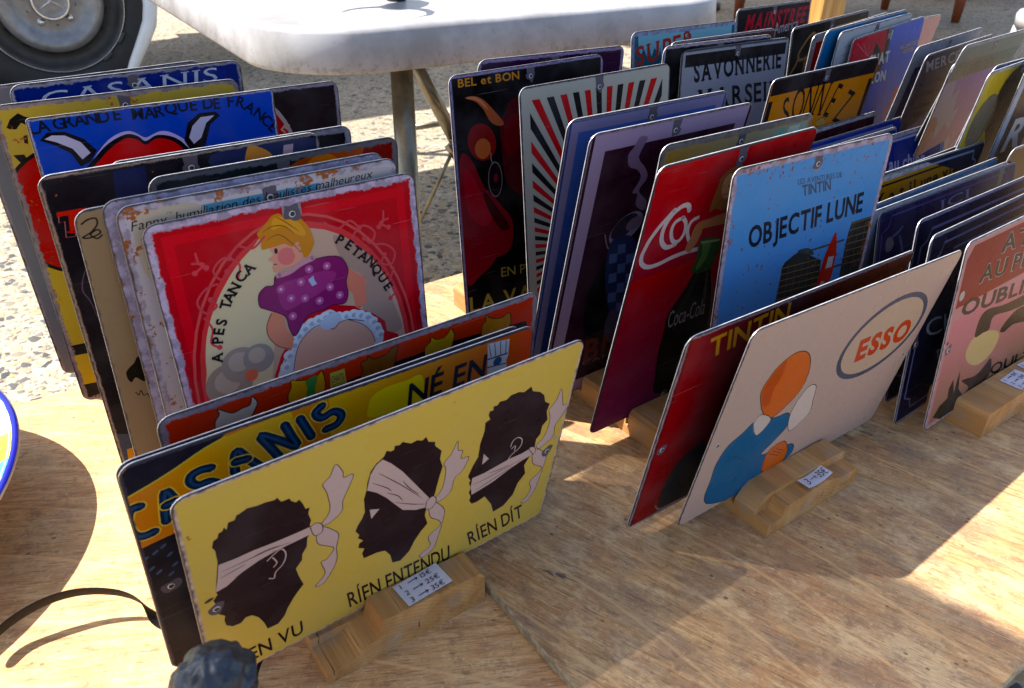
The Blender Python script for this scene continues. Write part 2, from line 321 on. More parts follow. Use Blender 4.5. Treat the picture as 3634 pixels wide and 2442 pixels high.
# ---------------------------------------------------------------- lettering and flat print
_gl = {}
def glyph(ch, bold=0.0):
    k = (ch, round(bold, 3))
    if k in _gl: return _gl[k]
    cu = bpy.data.curves.new('glyph', 'FONT'); cu.body = ch; cu.resolution_u = 3; cu.offset = bold; cu.fill_mode = 'FRONT'
    ob = bpy.data.objects.new('glyph', cu); COL.objects.link(ob)
    dg = bpy.context.evaluated_depsgraph_get(); me = bpy.data.meshes.new_from_object(ob.evaluated_get(dg))
    me.calc_loop_triangles()
    vs = [(v.co.x, v.co.y) for v in me.vertices]; tr = [tuple(t.vertices) for t in me.loop_triangles]
    bpy.data.objects.remove(ob); bpy.data.curves.remove(cu); bpy.data.meshes.remove(me)
    _gl[k] = (vs, tr); return _gl[k]
CAP = max(v[1] for v in glyph('H')[0])
def serifed(ch, bold):
    vs, tr = glyph(ch, bold)
    tris = [[vs[i] for i in t] for t in tr]
    if not ch.isupper() and ch not in 'il': return tris
    for yl, s in ((CAP * .035, 1), (CAP * .965, -1)):
        iv = []
        for t in tris:
            xs = []
            for a, b in ((0, 1), (1, 2), (2, 0)):
                (xa, ya), (xb, yb) = t[a], t[b]
                if (ya - yl) * (yb - yl) < 0: xs.append(xa + (xb - xa) * (yl - ya) / (yb - ya))
            if len(xs) == 2: iv.append((min(xs), max(xs)))
        iv.sort(); mg = []
        for a, b in iv:
            if mg and a <= mg[-1][1] + .01: mg[-1][1] = max(mg[-1][1], b)
            else: mg.append([a, b])
        for a, b in mg:
            if b - a < .24:
                y0, y1 = (0, CAP * .06) if s > 0 else (CAP * .94, CAP)
                q = [(a - .06, y0), (b + .06, y0), (b + .06, y1), (a - .06, y1)]
                tris = tris + [[q[0], q[1], q[2]], [q[0], q[2], q[3]]]
    return tris
def text_tris(s, bold, serif):
    x = 0; out = []
    for ch in s:
        if ch == ' ': x += .30; continue
        tr = serifed(ch, bold) if serif else [[glyph(ch, bold)[0][i] for i in t] for t in glyph(ch, bold)[1]]
        if not tr: x += .3; continue
        mn = min(p[0] for t in tr for p in t); mx = max(p[0] for t in tr for p in t)
        out += [[(p[0] - mn + x, p[1]) for p in t] for t in tr]; x += mx - mn + .085
    return out, max(.01, x - .085)
def cliptri(poly, conv):
    n = len(conv)
    for i in range(n):
        (ax, ay), (bx, by) = conv[i], conv[(i + 1) % n]; out = []
        def side(p): return (bx - ax) * (p[1] - ay) - (by - ay) * (p[0] - ax)
        for j in range(len(poly)):
            p, q = poly[j], poly[(j + 1) % len(poly)]; sp, sq = side(p), side(q)
            if sp >= 0: out.append(p)
            if (sp > 0 and sq < 0) or (sp < 0 and sq > 0):
                t = sp / (sp - sq); out.append((p[0] + (q[0] - p[0]) * t, p[1] + (q[1] - p[1]) * t))
        poly = out
        if len(poly) < 3: return []
    return poly
def rrect(hw, hh, r, k=5):
    o = []
    for cx, cy, a in ((hw - r, hh - r, 0), (-hw + r, hh - r, pi / 2), (-hw + r, -hh + r, pi), (hw - r, -hh + r, 3 * pi / 2)):
        for i in range(k + 1):
            t = a + pi / 2 * i / k; o.append((cx + r * cos(t), cy + r * sin(t)))
    return o
def elem_tris(e):
    """-> list of triangles (2-D, metres) and a colour function"""
    s = 1e-4; ty = e[0]
    if ty in 'fg':
        pts = e[2] if ty == 'f' else e[3]; pts = [(p[0] * s, p[1] * s) for p in pts]
        if ty == 'f':
            if e[3]: pts = catmull(pts, True, 5)
            col = lin(e[1]); cf = lambda p: col
        else:
            c0, c1 = lin(e[1]), lin(e[2]); a = (e[4][0] * s, e[4][1] * s); b = (e[5][0] * s, e[5][1] * s)
            dx, dy = b[0] - a[0], b[1] - a[1]; L2 = dx * dx + dy * dy
            def cf(p):
                t = max(0, min(1, ((p[0] - a[0]) * dx + (p[1] - a[1]) * dy) / L2)); return tuple(c0[i] * (1 - t) + c1[i] * t for i in range(4))
        v3 = [Vector((p[0], p[1], 0)) for p in pts]
        return [[pts[i] for i in t] for t in tessellate_polygon([v3])], cf
    if ty == 's':
        col = lin(e[1]); w = e[2] * 1e-3 / 2; pts = [(p[0] * s, p[1] * s) for p in e[3]]; tp = e[4]; sm = e[5]
        if sm and len(pts) > 2: pts = catmull(pts, False, 5)
        n = len(pts); Lf, Rt = [], []
        for i in range(n):
            a, b = pts[max(0, i - 1)], pts[min(n - 1, i + 1)]; dx, dy = b[0] - a[0], b[1] - a[1]; l = math.hypot(dx, dy) or 1e-9
            k = w * (1 if not tp else .25 + .75 * sin(pi * (i + .3) / (n - .4)))
            ox, oy = -dy / l * k, dx / l * k
            Lf.append((pts[i][0] + ox, pts[i][1] + oy)); Rt.append((pts[i][0] - ox, pts[i][1] - oy))
        tr = []
        for i in range(n - 1): tr += [[Lf[i], Rt[i], Rt[i + 1]], [Lf[i], Rt[i + 1], Lf[i + 1]]]
        if not tp and w > .0009:
            for c in (pts[0], pts[-1]):
                ring = [(c[0] + w * cos(j * pi / 4), c[1] + w * sin(j * pi / 4)) for j in range(8)]
                tr += [[ring[0], ring[j], ring[j + 1]] for j in range(1, 7)]
        return tr, (lambda p: col)
    if ty == 'c':
        col = lin(e[1]); cx, cy = e[2][0] * s, e[2][1] * s; rx, ry, ro = e[3] * 1e-3, e[4] * 1e-3, e[5]; n = 40 if max(rx, ry) > .006 else 12
        ring = []
        for j in range(n):
            a = 2 * pi * j / n; x, y = rx * cos(a), ry * sin(a); ring.append((cx + x * cos(ro) - y * sin(ro), cy + x * sin(ro) + y * cos(ro)))
        return [[(cx, cy), ring[j], ring[(j + 1) % n]] for j in range(n)], (lambda p: col)
    if ty == 't':
        _, st, c, p0, p1, pt, bold, serif, sh = e; col = lin(c)
        tr, wd = text_tris(st, bold, serif); o = Vector(p0) * s; U = (Vector(p1) * s - o) / wd; V = (Vector(pt) * s - o) / CAP
        V = V + U * sh * CAP
        return [[tuple(o + U * p[0] + V * p[1]) for p in t] for t in tr], (lambda p: col)
    if ty == 'a':
        _, st, c, pts, hmm, bold, serif, nar = e; col = lin(c); out = []; k = hmm * 1e-3 / CAP
        P = [Vector(p) * s for p in pts]
        for i, ch in enumerate(st[:len(P)]):
            t = P[min(i + 1, len(P) - 1)] - P[max(i - 1, 0)]
            if t.length < 1e-9: continue
            t.normalize(); nrm = Vector((-t.y, t.x)); tr, wd = text_tris(ch, bold, serif)
            for q in tr: out.append([tuple(P[i] + t * ((p[0] - wd / 2) * k * nar) + nrm * ((p[1] - CAP / 2) * k)) for p in q])
        return out, (lambda p: col)
def ink_mesh(name, elems, conv, z0=.00003, dz=.00001):
    V, Fc, Cc = [], [], []; boxes = []
    for e in elems:
        tr, cf = elem_tris(e); cl = []
        for t in tr:
            ar = (t[1][0] - t[0][0]) * (t[2][1] - t[0][1]) - (t[1][1] - t[0][1]) * (t[2][0] - t[0][0])
            if abs(ar) < 1e-12: continue
            if ar < 0: t = [t[0], t[2], t[1]]
            q = cliptri([tuple(p) for p in t], conv)
            if q: cl.append(q)
        if not cl: continue
        xs = [p[0] for q in cl for p in q]; ys = [p[1] for q in cl for p in q]; bb = (min(xs), max(xs), min(ys), max(ys))
        lv = 0
        for b2, l2 in boxes:
            if bb[0] < b2[1] and bb[1] > b2[0] and bb[2] < b2[3] and bb[3] > b2[2]: lv = max(lv, l2 + 1)
        boxes.append((bb, lv)); z = z0 + lv * dz
        for q in cl:
            i0 = len(V)
            for p in q: V.append((p[0], p[1], z)); Cc.append(cf(p))
            Fc.append(tuple(range(i0, i0 + len(q))))
    if not V: return None
    me = mesh(name, V, Fc); at = me.color_attributes.new('ink', 'FLOAT_COLOR', 'POINT')
    at.data.foreach_set('color', [x for c in Cc for x in c]); return me
def setp(o, w_, h_, m, seed):
    o['half_width'] = w_ / 2; o['half_height'] = h_ / 2; o['rim'] = float(m['rim']); o['wear'] = float(m['wear']); o['rust'] = float(m['rust'])
    c = lin(m['border']); o['border'] = (c[0], c[1], c[2]); o['seed'] = float(seed)
def make_sign(key, d, idx):
    x, y, z, psi, lam, rho, w_, h_ = d['p']; m = d['m']
    U = Vector((cos(psi), sin(psi), 0)); Nn = Vector((sin(psi), -cos(psi), 0)); Vv = Vector((0, 0, 1)) * cos(lam) - Nn * sin(lam)
    U2 = U * cos(rho) + Vv * sin(rho); V2 = -U * sin(rho) + Vv * cos(rho); N2 = U2.cross(V2)
    c = Vector((x, y, z)) + V2 * (h_ / 2)
    hw, hh = w_ / 2, h_ / 2; r = m['rad'] * .01
    rings = [(rrect(hw - .0009, hh - .0009, max(r - .0009, .001)), 0), (rrect(hw, hh, r), -.0005), (rrect(hw, hh, r), -.0012), (rrect(hw - .0004, hh - .0004, max(r - .0004, .001)), -.0015)]
    V, Fc = [], []; n = len(rings[0][0])
    for ring, zz in rings: V += [(p[0], p[1], zz) for p in ring]
    Fc.append(tuple(range(n)))
    for k in range(3):
        for i in range(n): Fc.append((k * n + i, (k + 1) * n + i, (k + 1) * n + (i + 1) % n, k * n + (i + 1) % n))
    Fc.append(tuple(range(4 * n - 1, 3 * n - 1, -1)))
    me = mesh('metal_sign', V, Fc); at = me.color_attributes.new('ink', 'FLOAT_COLOR', 'POINT')
    a, b = lin(m['bg']), lin(m['bg2']); cs = []
    for v in V:
        t = max(0, min(1, .5 - v[1] / h_)); cs += [a[i] * (1 - t) + b[i] * t for i in range(4)]
    at.data.foreach_set('color', cs)
    o = link('metal_sign', me, (MP, MRIM, MPRIMER))
    for i, p in enumerate(me.polygons): p.material_index = 0 if i == 0 else (2 if i <= n or i > 3 * n else 1)
    Mx = Matrix((U2, V2, N2)).transposed().to_4x4(); Mx.translation = c; o.matrix_world = Mx
    setp(o, w_, h_, m, idx * 1.37)
    grp = {'A': 'metal signs in the left stack', 'B': 'metal signs in the middle stack'}.get(key[0], 'metal signs in the stacks at the right')
    tag(o, m['label'], 'metal sign', grp)
    conv = rrect(hw - .0010, hh - .0010, max(r - .0010, .001), 3)
    # bare patch and nail hole, midway along the short edges
    pt = []
    hp = [(-hw + .0125, -.012), (hw - .0125, -.012)] if w_ > h_ else [(0, hh - .0125), (0, -hh + .0125)]
    tx, art = [], []
    for e in d['a']: (tx if e[0] in 'ta' else art).append(e)
    for (hx, hy) in hp:
        if m['rim'] < .15 or m['rad'] < .5: continue
        rr = random.Random(idx); q = []
        for k in range(9):
            aa = 2 * pi * k / 9; rad_ = .0055 * rr.uniform(.7, 1.3); q.append([int((hx + rad_ * cos(aa) * (1.0)) * 1e4), int((hy + rad_ * sin(aa)) * 1e4)])
        art.append(['f', '5c5460', q, 1])
        if w_ > h_: e2 = [[int((hx - .003) * 1e4), int((hy - .003) * 1e4)], [int((hx + .003) * 1e4), int((hy - .003) * 1e4)], [int((hx + .003) * 1e4), int((hy + .003) * 1e4)], [int((hx - .003) * 1e4), int((hy + .003) * 1e4)]]
        else: e2 = [[int((hx - .0045) * 1e4), int((hy) * 1e4)], [int((hx + .0045) * 1e4), int(hy * 1e4)], [int((hx + .006) * 1e4), int((hy + (.014 if hy > 0 else -.014)) * 1e4)], [int((hx - .006) * 1e4), int((hy + (.014 if hy > 0 else -.014)) * 1e4)]]
        art.append(['f', '5c5460', e2, 0])
    top = .00003
    if art:
        pm = ink_mesh('printed_artwork', art, conv)
        if pm:
            po = link('printed_artwork', pm, (MP,), o); setp(po, w_, h_, m, idx * 1.37)
            top = max(v.co.z for v in pm.vertices) + .00001
    if tx:
        pm = ink_mesh('lettering', tx, conv, top)
        if pm: po = link('lettering', pm, (MP,), o); setp(po, w_, h_, m, idx * 1.37); top = max(v.co.z for v in pm.vertices) + .00001
    for (hx, hy) in hp:
        if m['rad'] < .5: continue
        bm = bmesh.new(); lathe(bm, [(.0024, 0), (.0023, .0003), (.0018, .0004), (.0016, .0001), (0, .00005)], 16)
        g = bmobj('nail_hole', bm, (MRIM, MHOLE), o, True); g.location = (hx, hy, top)
        for p in g.data.polygons:
            if p.center.z < .0003 and (p.center.x ** 2 + p.center.y ** 2) < .0017 ** 2: p.material_index = 1
    return o
# ---------------------------------------------------------------- sign poses (x, y, z, yaw, lean, roll, width, height) and flat print
import json
SIGNS = json.loads(r"""
{
"A1":{"p":[-0.08726,0.42892,0.01414,0.64828,-0.20847,0.00572,0.28926,0.20523],"m":{"bg":"d3b65e","bg2":"d3b65e","label":"yellow metal sign printed with three dark heads in white bandanas and the words RIEN VU","rim":0.28,"rust":0.12,"rad":1.0,"wear":0.25,"border":"c9b0a4","gloss":0.25},"a":[["f","2c1c20",[[-1264,343],[-1265,459],[-1279,501],[-1265,555],[-1239,567],[-1230,604],[-1209,608],[-1194,636],[-1183,605],[-1168,663],[-1131,660],[-1116,696],[-1099,699],[-1050,719],[-994,704],[-945,703],[-887,688],[-875,702],[-850,648],[-800,646],[-791,617],[-762,583],[-741,597],[-722,549],[-704,481],[-678,479],[-690,423],[-673,344],[-684,302],[-670,240],[-705,179],[-711,95],[-745,30],[-750,-30],[-796,-97],[-778,-206],[-751,-316],[-785,-357],[-829,-420],[-874,-504],[-902,-583],[-953,-643],[-1028,-637],[-1044,-547],[-1076,-446],[-1115,-385],[-1157,-371],[-1193,-409],[-1246,-402],[-1284,-354],[-1290,-289],[-1280,-242],[-1318,-185],[-1323,-142],[-1294,-111],[-1323,-57],[-1331,-22],[-1299,23],[-1307,58]],0],["f","cbb0ac",[[-1262,312],[-1166,301],[-1057,302],[-914,288],[-777,282],[-679,281],[-671,203],[-781,199],[-920,195],[-1026,175],[-1132,136],[-1240,64],[-1308,53],[-1283,170]],0],["s","3a2126",0.7,[[-1252,232],[-1123,233],[-970,236],[-813,214]],1,1],["s","3a2126",0.7,[[-1185,108],[-1069,156],[-986,161]],1,1],["s","3a2126",0.7,[[-1082,236],[-959,245],[-855,219]],1,1],["s","3a2126",0.7,[[-1268,175],[-1177,189],[-1106,202]],1,1],["f","cbb0ac",[[-608,257],[-556,332],[-544,407],[-563,549],[-587,643],[-538,690],[-499,780],[-452,684],[-447,627],[-381,618],[-409,516],[-454,398],[-461,301],[-524,242],[-581,229]],1],["s","3a2126",0.55,[[-608,257],[-556,332],[-544,407],[-563,549],[-587,643],[-538,690],[-499,780],[-452,684],[-447,627],[-381,618],[-409,516],[-454,398],[-461,301],[-524,242],[-581,229],[-608,257]],0,1],["f","cbb0ac",[[-633,196],[-646,118],[-626,49],[-564,-15],[-524,-73],[-579,-153],[-620,-159],[-594,-296],[-619,-355],[-669,-410],[-609,-424],[-534,-305],[-502,-193],[-506,-76],[-487,56],[-526,138],[-593,220]],1],["s","3a2126",0.55,[[-633,196],[-646,118],[-626,49],[-564,-15],[-524,-73],[-579,-153],[-620,-159],[-594,-296],[-619,-355],[-669,-410],[-609,-424],[-534,-305],[-502,-193],[-506,-76],[-487,56],[-526,138],[-593,220],[-633,196]],0,1],["f","cbb0ac",[[-682,274],[-646,295],[-603,253],[-603,175],[-656,169]],1],["s","3a2126",0.6,[[-682,274],[-646,295],[-603,253],[-603,175],[-656,169],[-682,274]],0,1],["s","cbb0ac",0.9,[[-978,129],[-933,165],[-878,188],[-853,112],[-878,24],[-930,-27],[-944,-85],[-978,-61]],0,1],["s","cbb0ac",0.9,[[-940,143],[-916,71],[-942,34]],0,1],["f","2c1c20",[[-198,636],[-165,663],[-149,708],[-119,684],[-95,686],[-91,722],[-55,710],[-33,729],[-8,707],[30,679],[78,684],[116,658],[145,679],[168,619],[221,590],[224,548],[282,466],[276,386],[306,283],[291,204],[274,89],[266,21],[256,-28],[202,-124],[194,-195],[226,-315],[171,-377],[121,-463],[84,-560],[11,-630],[-59,-601],[-81,-486],[-127,-397],[-193,-370],[-258,-365],[-299,-360],[-312,-290],[-295,-244],[-342,-203],[-336,-156],[-305,-141],[-346,-86],[-336,-52],[-365,5],[-349,58],[-319,109],[-296,173],[-304,317],[-287,398],[-282,470],[-260,569],[-221,625]],0],["f","cbb0ac",[[-175,638],[-108,559],[-18,424],[65,272],[138,139],[217,-6],[211,-107],[111,-75],[2,-2],[-67,109],[-133,220],[-209,323],[-283,394],[-260,537],[-221,609]],0],["s","3a2126",0.7,[[-201,518],[-102,392],[16,233],[158,26]],1,1],["s","3a2126",0.7,[[-247,448],[-136,329],[-98,270]],1,1],["s","3a2126",0.7,[[-135,276],[-44,184],[-3,103]],1,1],["s","3a2126",0.7,[[-14,329],[43,216],[128,91]],1,1],["s","3a2126",0.7,[[-67,128],[66,22],[191,-60]],1,1],["f","cbb0ac",[[259,-58],[321,24],[337,140],[334,249],[315,312],[369,384],[411,495],[423,395],[465,364],[460,280],[528,262],[489,139],[425,87],[409,-32],[359,-94],[290,-103]],1],["s","3a2126",0.55,[[259,-58],[321,24],[337,140],[334,249],[315,312],[369,384],[411,495],[423,395],[465,364],[460,280],[528,262],[489,139],[425,87],[409,-32],[359,-94],[290,-103],[259,-58]],0,1],["f","cbb0ac",[[222,-119],[246,-250],[324,-344],[344,-418],[250,-495],[273,-617],[240,-656],[178,-694],[224,-743],[308,-685],[340,-539],[368,-354],[364,-232],[276,-97]],1],["s","3a2126",0.55,[[222,-119],[246,-250],[324,-344],[344,-418],[250,-495],[273,-617],[240,-656],[178,-694],[224,-743],[308,-685],[340,-539],[368,-354],[364,-232],[276,-97],[222,-119]],0,1],["f","cbb0ac",[[195,-124],[202,-30],[255,-9],[283,-83],[245,-143]],1],["s","3a2126",0.6,[[195,-124],[202,-30],[255,-9],[283,-83],[245,-143],[195,-124]],0,1],["f","cbb0ac",[[-260,175],[-186,135],[-246,64]],0],["f","2c1c20",[[637,473],[632,563],[671,576],[650,630],[656,664],[687,660],[681,700],[716,694],[733,722],[790,711],[827,740],[897,739],[944,715],[1004,742],[1029,685],[1104,642],[1152,586],[1176,508],[1229,460],[1216,385],[1245,282],[1203,232],[1202,142],[1170,104],[1172,-15],[1101,-166],[1132,-284],[1072,-368],[1044,-495],[962,-589],[864,-604],[825,-478],[743,-328],[677,-350],[623,-341],[595,-286],[601,-241],[579,-178],[591,-128],[565,-54],[577,-34],[548,27],[575,124],[615,209],[615,349]],0],["f","cbb0ac",[[592,-15],[695,-21],[812,-6],[931,9],[1040,3],[1131,17],[1170,-71],[1056,-92],[937,-128],[807,-185],[690,-209],[608,-220],[588,-107]],0],["s","3a2126",0.7,[[610,-101],[735,-102],[884,-87],[1068,-70]],1,1],["s","3a2126",0.7,[[743,-50],[851,-67],[927,-64]],1,1],["s","3a2126",0.7,[[642,-189],[788,-153],[980,-105]],1,1],["f","cbb0ac",[[1179,19],[1246,81],[1271,197],[1263,309],[1238,391],[1292,469],[1315,576],[1354,456],[1379,374],[1430,362],[1389,245],[1343,160],[1352,44],[1282,-13],[1222,-37]],1],["s","3a2126",0.55,[[1179,19],[1246,81],[1271,197],[1263,309],[1238,391],[1292,469],[1315,576],[1354,456],[1379,374],[1430,362],[1389,245],[1343,160],[1352,44],[1282,-13],[1222,-37],[1179,19]],0,1],["f","cbb0ac",[[1159,-45],[1197,-203],[1299,-302],[1293,-360],[1206,-431],[1233,-531],[1208,-621],[1157,-670],[1213,-700],[1286,-585],[1312,-412],[1327,-279],[1323,-177],[1223,-43]],1],["s","3a2126",0.55,[[1159,-45],[1197,-203],[1299,-302],[1293,-360],[1206,-431],[1233,-531],[1208,-621],[1157,-670],[1213,-700],[1286,-585],[1312,-412],[1327,-279],[1323,-177],[1223,-43],[1159,-45]],0,1],["f","cbb0ac",[[1116,13],[1145,29],[1187,-23],[1178,-79]],1],["s","3a2126",0.6,[[1116,13],[1145,29],[1187,-23],[1178,-79],[1116,13]],0,1],["s","cbb0ac",0.9,[[910,-7],[942,49],[1012,93],[1023,169],[978,224],[931,211],[917,150]],0,1],["s","cbb0ac",0.9,[[928,122],[963,139],[964,83]],0,1],["f","cbb0ac",[[664,217],[721,130],[665,95]],0],["t","RÍEN VU","2b1a1a",[-1301,-947],[-777,-925],[-1308,-779],0.012,0,0.0],["t","RÍEN ENTENDU","2b1a1a",[-409,-913],[484,-970],[-434,-707],0.012,0,0.0],["t","RÍEN DÍT","2b1a1a",[671,-916],[1219,-904],[623,-721],0.012,0,0.0],["c","a8502a",[-736,1022],0.5,0.5,0],["c","a8502a",[-930,206],0.5,0.5,0],["c","4a3a38",[-1354,2],3.2,1.6,0.3],["c","b8a898",[1376,8],2.6,2.2,0]]},
"A2":{"p":[-0.11585,0.44209,0.01157,0.64189,-0.10754,-0.01208,0.2964,0.19829],"m":{"bg":"e0862a","bg2":"e0862a","label":"metal sign with a yellow ribbon reading CASANIS in blue, just behind the three heads","rim":0.22,"rust":0.0,"rad":1.0,"wear":0.3,"border":"3a3440","gloss":0.25},"a":[["g","e8b23a","d84a34",[[-200,-1000],[1460,-1000],[1460,980],[-200,980]],[200,0],[1460,0]],["f","221f2c",[[-1489,1013],[-752,1068],[-904,944],[-1014,911],[-1165,848],[-1301,800],[-1404,775],[-1500,742]],0],["f","1f1b22",[[-1493,305],[-1382,320],[-1265,329],[-833,360],[-1040,-1448],[-1475,-999],[-1490,29]],0],["g","de8426","e6b442",[[-1500,742],[-1404,775],[-1301,800],[-1165,848],[-1014,911],[-904,944],[-765,958],[-454,977],[-383,450],[-833,360],[-1265,329],[-1382,320],[-1493,305]],[-1407,502],[-784,793]],["s","d8c050",1.2,[[-1500,742],[-1301,800],[-1165,848],[-1014,911],[-865,951]],0,1],["s","f0cf58",8.4,[[-1412,652],[-1452,654],[-1486,619],[-1502,531],[-1482,441],[-1433,406],[-1372,409]],0,1],["s","1b2f4e",6.6,[[-1412,652],[-1452,654],[-1486,619],[-1502,531],[-1482,441],[-1433,406],[-1372,409]],0,1],["s","28507a",2.0,[[-1412,652],[-1452,654],[-1486,619],[-1502,531],[-1482,441],[-1433,406],[-1372,409]],0,1],["s","f0cf58",8.4,[[-1293,456],[-1281,585],[-1262,691],[-1232,627],[-1191,491]],0,1],["s","1b2f4e",6.6,[[-1293,456],[-1281,585],[-1262,691],[-1232,627],[-1191,491]],0,1],["s","28507a",2.0,[[-1293,456],[-1281,585],[-1262,691],[-1232,627],[-1191,491]],0,1],["s","f0cf58",8.4,[[-1277,582],[-1215,589]],0,1],["s","1b2f4e",6.6,[[-1277,582],[-1215,589]],0,1],["s","28507a",2.0,[[-1277,582],[-1215,589]],0,1],["s","f0cf58",8.4,[[-984,749],[-1045,760],[-1101,742],[-1113,693],[-1076,646],[-1013,644],[-968,609]],0,1],["s","1b2f4e",6.6,[[-984,749],[-1045,760],[-1101,742],[-1113,693],[-1076,646],[-1013,644],[-968,609]],0,1],["s","28507a",2.0,[[-984,749],[-1045,760],[-1101,742],[-1113,693],[-1076,646],[-1013,644],[-968,609]],0,1],["s","f0cf58",8.4,[[-848,638],[-841,739],[-818,803],[-770,731],[-690,606]],0,1],["s","1b2f4e",6.6,[[-848,638],[-841,739],[-818,803],[-770,731],[-690,606]],0,1],["s","28507a",2.0,[[-848,638],[-841,739],[-818,803],[-770,731],[-690,606]],0,1],["s","f0cf58",8.4,[[-838,723],[-762,713]],0,1],["s","1b2f4e",6.6,[[-838,723],[-762,713]],0,1],["s","28507a",2.0,[[-838,723],[-762,713]],0,1],["s","f0cf58",8.4,[[-564,633],[-617,750],[-662,860],[-547,765],[-440,665],[-471,771],[-505,876]],0,1],["s","1b2f4e",6.6,[[-564,633],[-617,750],[-662,860],[-547,765],[-440,665],[-471,771],[-505,876]],0,1],["s","28507a",2.0,[[-564,633],[-617,750],[-662,860],[-547,765],[-440,665],[-471,771],[-505,876]],0,1],["s","f0cf58",8.4,[[-337,702],[-370,794],[-402,884]],0,1],["s","1b2f4e",6.6,[[-337,702],[-370,794],[-402,884]],0,1],["s","28507a",2.0,[[-337,702],[-370,794],[-402,884]],0,1],["s","f0cf58",8.4,[[-234,718],[-152,731],[-120,795],[-175,847],[-256,827],[-297,886],[-250,927]],0,1],["s","1b2f4e",6.6,[[-234,718],[-152,731],[-120,795],[-175,847],[-256,827],[-297,886],[-250,927]],0,1],["s","28507a",2.0,[[-234,718],[-152,731],[-120,795],[-175,847],[-256,827],[-297,886],[-250,927]],0,1],["f","f3d23c",[[93,672],[83,792],[115,857],[219,891],[369,888],[498,880],[504,628],[385,649]],1],["t","NÉ EN","1d2030",[382,653],[1041,676],[395,842],0.02,0,0.0],["f","d8d4da",[[1048,957],[1246,938],[1250,788],[1236,747],[1265,533],[1069,611],[1059,813]],0],["s","3a3a48",0.7,[[1058,953],[1088,825]],0,0],["s","3a3a48",0.7,[[1110,946],[1132,817]],0,0],["s","3a3a48",0.7,[[1164,939],[1177,810]],0,0],["s","3a3a48",0.7,[[1217,932],[1223,802]],0,0],["s","27202c",1.2,[[1059,813],[1242,806]],0,0],["s","27202c",1.0,[[1061,737],[1239,715]],0,0],["c","3a5a88",[1152,763],4,4,0],["c","4a5a80",[-1458,210],2.4,1.1,0.6],["c","4a5a80",[-1397,232],2.4,1.1,0.6],["c","4a5a80",[-1345,258],2.4,1.1,0.6],["c","4a5a80",[-1320,167],2.4,1.1,0.6],["c","4a5a80",[-1438,104],2.4,1.1,0.6],["c","4a5a80",[-1339,-11],2.4,1.1,0.6],["c","4a5a80",[-1303,61],2.4,1.1,0.6],["c","4a5a80",[-1404,49],2.4,1.1,0.6]]},
"A2b":{"p":[-0.12032,0.4463,0.01109,0.63706,-0.08844,-0.00123,0.28997,0.19461],"m":{"bg":"1c1820","bg2":"1c1820","label":"black edged metal sign squeezed directly behind the CASANIS ribbon sign","rim":0.3,"rust":0.0,"rad":1.0,"wear":0.5,"border":"50485a","gloss":0.25},"a":[]},
"A3":{"p":[-0.10579,0.48625,0.01175,0.64792,-0.07066,0.00456,0.29832,0.19849],"m":{"bg":"b8321c","bg2":"b8321c","label":"orange red metal sign with little cats on a shelf, behind the yellow ribbon sign","rim":0.5,"rust":0.1,"rad":1.0,"wear":0.8,"border":"8f7e8c","gloss":0.25},"a":[["f","17100f",[[-1456,696],[-1378,739],[-1161,744],[-870,734],[-642,731],[-404,728],[-180,720],[-50,726],[93,361],[-1453,440]],0],["f","17100f",[[-213,777],[-59,787],[139,796],[344,791],[542,806],[747,791],[960,776],[1198,754],[1379,738],[1531,342],[-238,432]],0],["f","b8a89e",[[-1158,729],[-1149,821],[-1114,872],[-1118,914],[-1076,882],[-1028,847],[-962,858],[-913,864],[-889,921],[-863,869],[-880,822],[-922,758],[-952,702]],0],["s","1c1210",0.7,[[-1158,729],[-1149,821],[-1114,872],[-1118,914],[-1076,882],[-1028,847],[-962,858],[-913,864],[-889,921],[-863,869],[-880,822],[-922,758],[-952,702],[-1158,729]],0,1],["f","c08a30",[[-652,750],[-655,821],[-624,891],[-618,943],[-574,925],[-506,904],[-435,910],[-397,936],[-381,846],[-387,778],[-452,734]],0],["s","1c1210",0.7,[[-652,750],[-655,821],[-624,891],[-618,943],[-574,925],[-506,904],[-435,910],[-397,936],[-381,846],[-387,778],[-452,734],[-652,750]],0,1],["f","3f7a3a",[[-535,741],[-514,831],[-519,896],[-435,910],[-455,821],[-475,744]],1],["f","7e4a20",[[-126,742],[-96,816],[-104,890],[-59,901],[-44,924],[-2,886],[90,887],[144,924],[198,932],[174,826],[151,748],[31,751]],0],["s","1c1210",0.7,[[-126,742],[-96,816],[-104,890],[-59,901],[-44,924],[-2,886],[90,887],[144,924],[198,932],[174,826],[151,748],[31,751],[-126,742]],0,1],["f","b08830",[[427,715],[421,821],[471,861],[478,902],[527,863],[599,859],[657,912],[684,844],[658,748],[571,705]],0],["s","1c1210",0.7,[[427,715],[421,821],[471,861],[478,902],[527,863],[599,859],[657,912],[684,844],[658,748],[571,705],[427,715]],0,1],["f","a06a2c",[[938,722],[942,842],[979,875],[969,930],[1033,879],[1128,854],[1206,874],[1225,775],[1200,722],[1088,715]],0],["s","1c1210",0.7,[[938,722],[942,842],[979,875],[969,930],[1033,879],[1128,854],[1206,874],[1225,775],[1200,722],[1088,715],[938,722]],0,1],["f","b8a04c",[[-340,892],[-230,891],[-223,738],[-348,733]],0],["t","CHATS","3a3020",[-336,806],[-243,801],[-333,862],0.0,0,0.0],["s","3a3020",0.5,[[-337,786],[-232,778]],0,0],["s","3a3020",0.5,[[-339,771],[-234,763]],0,0],["s","3a3020",0.5,[[-340,755],[-235,748]],0,0]]},
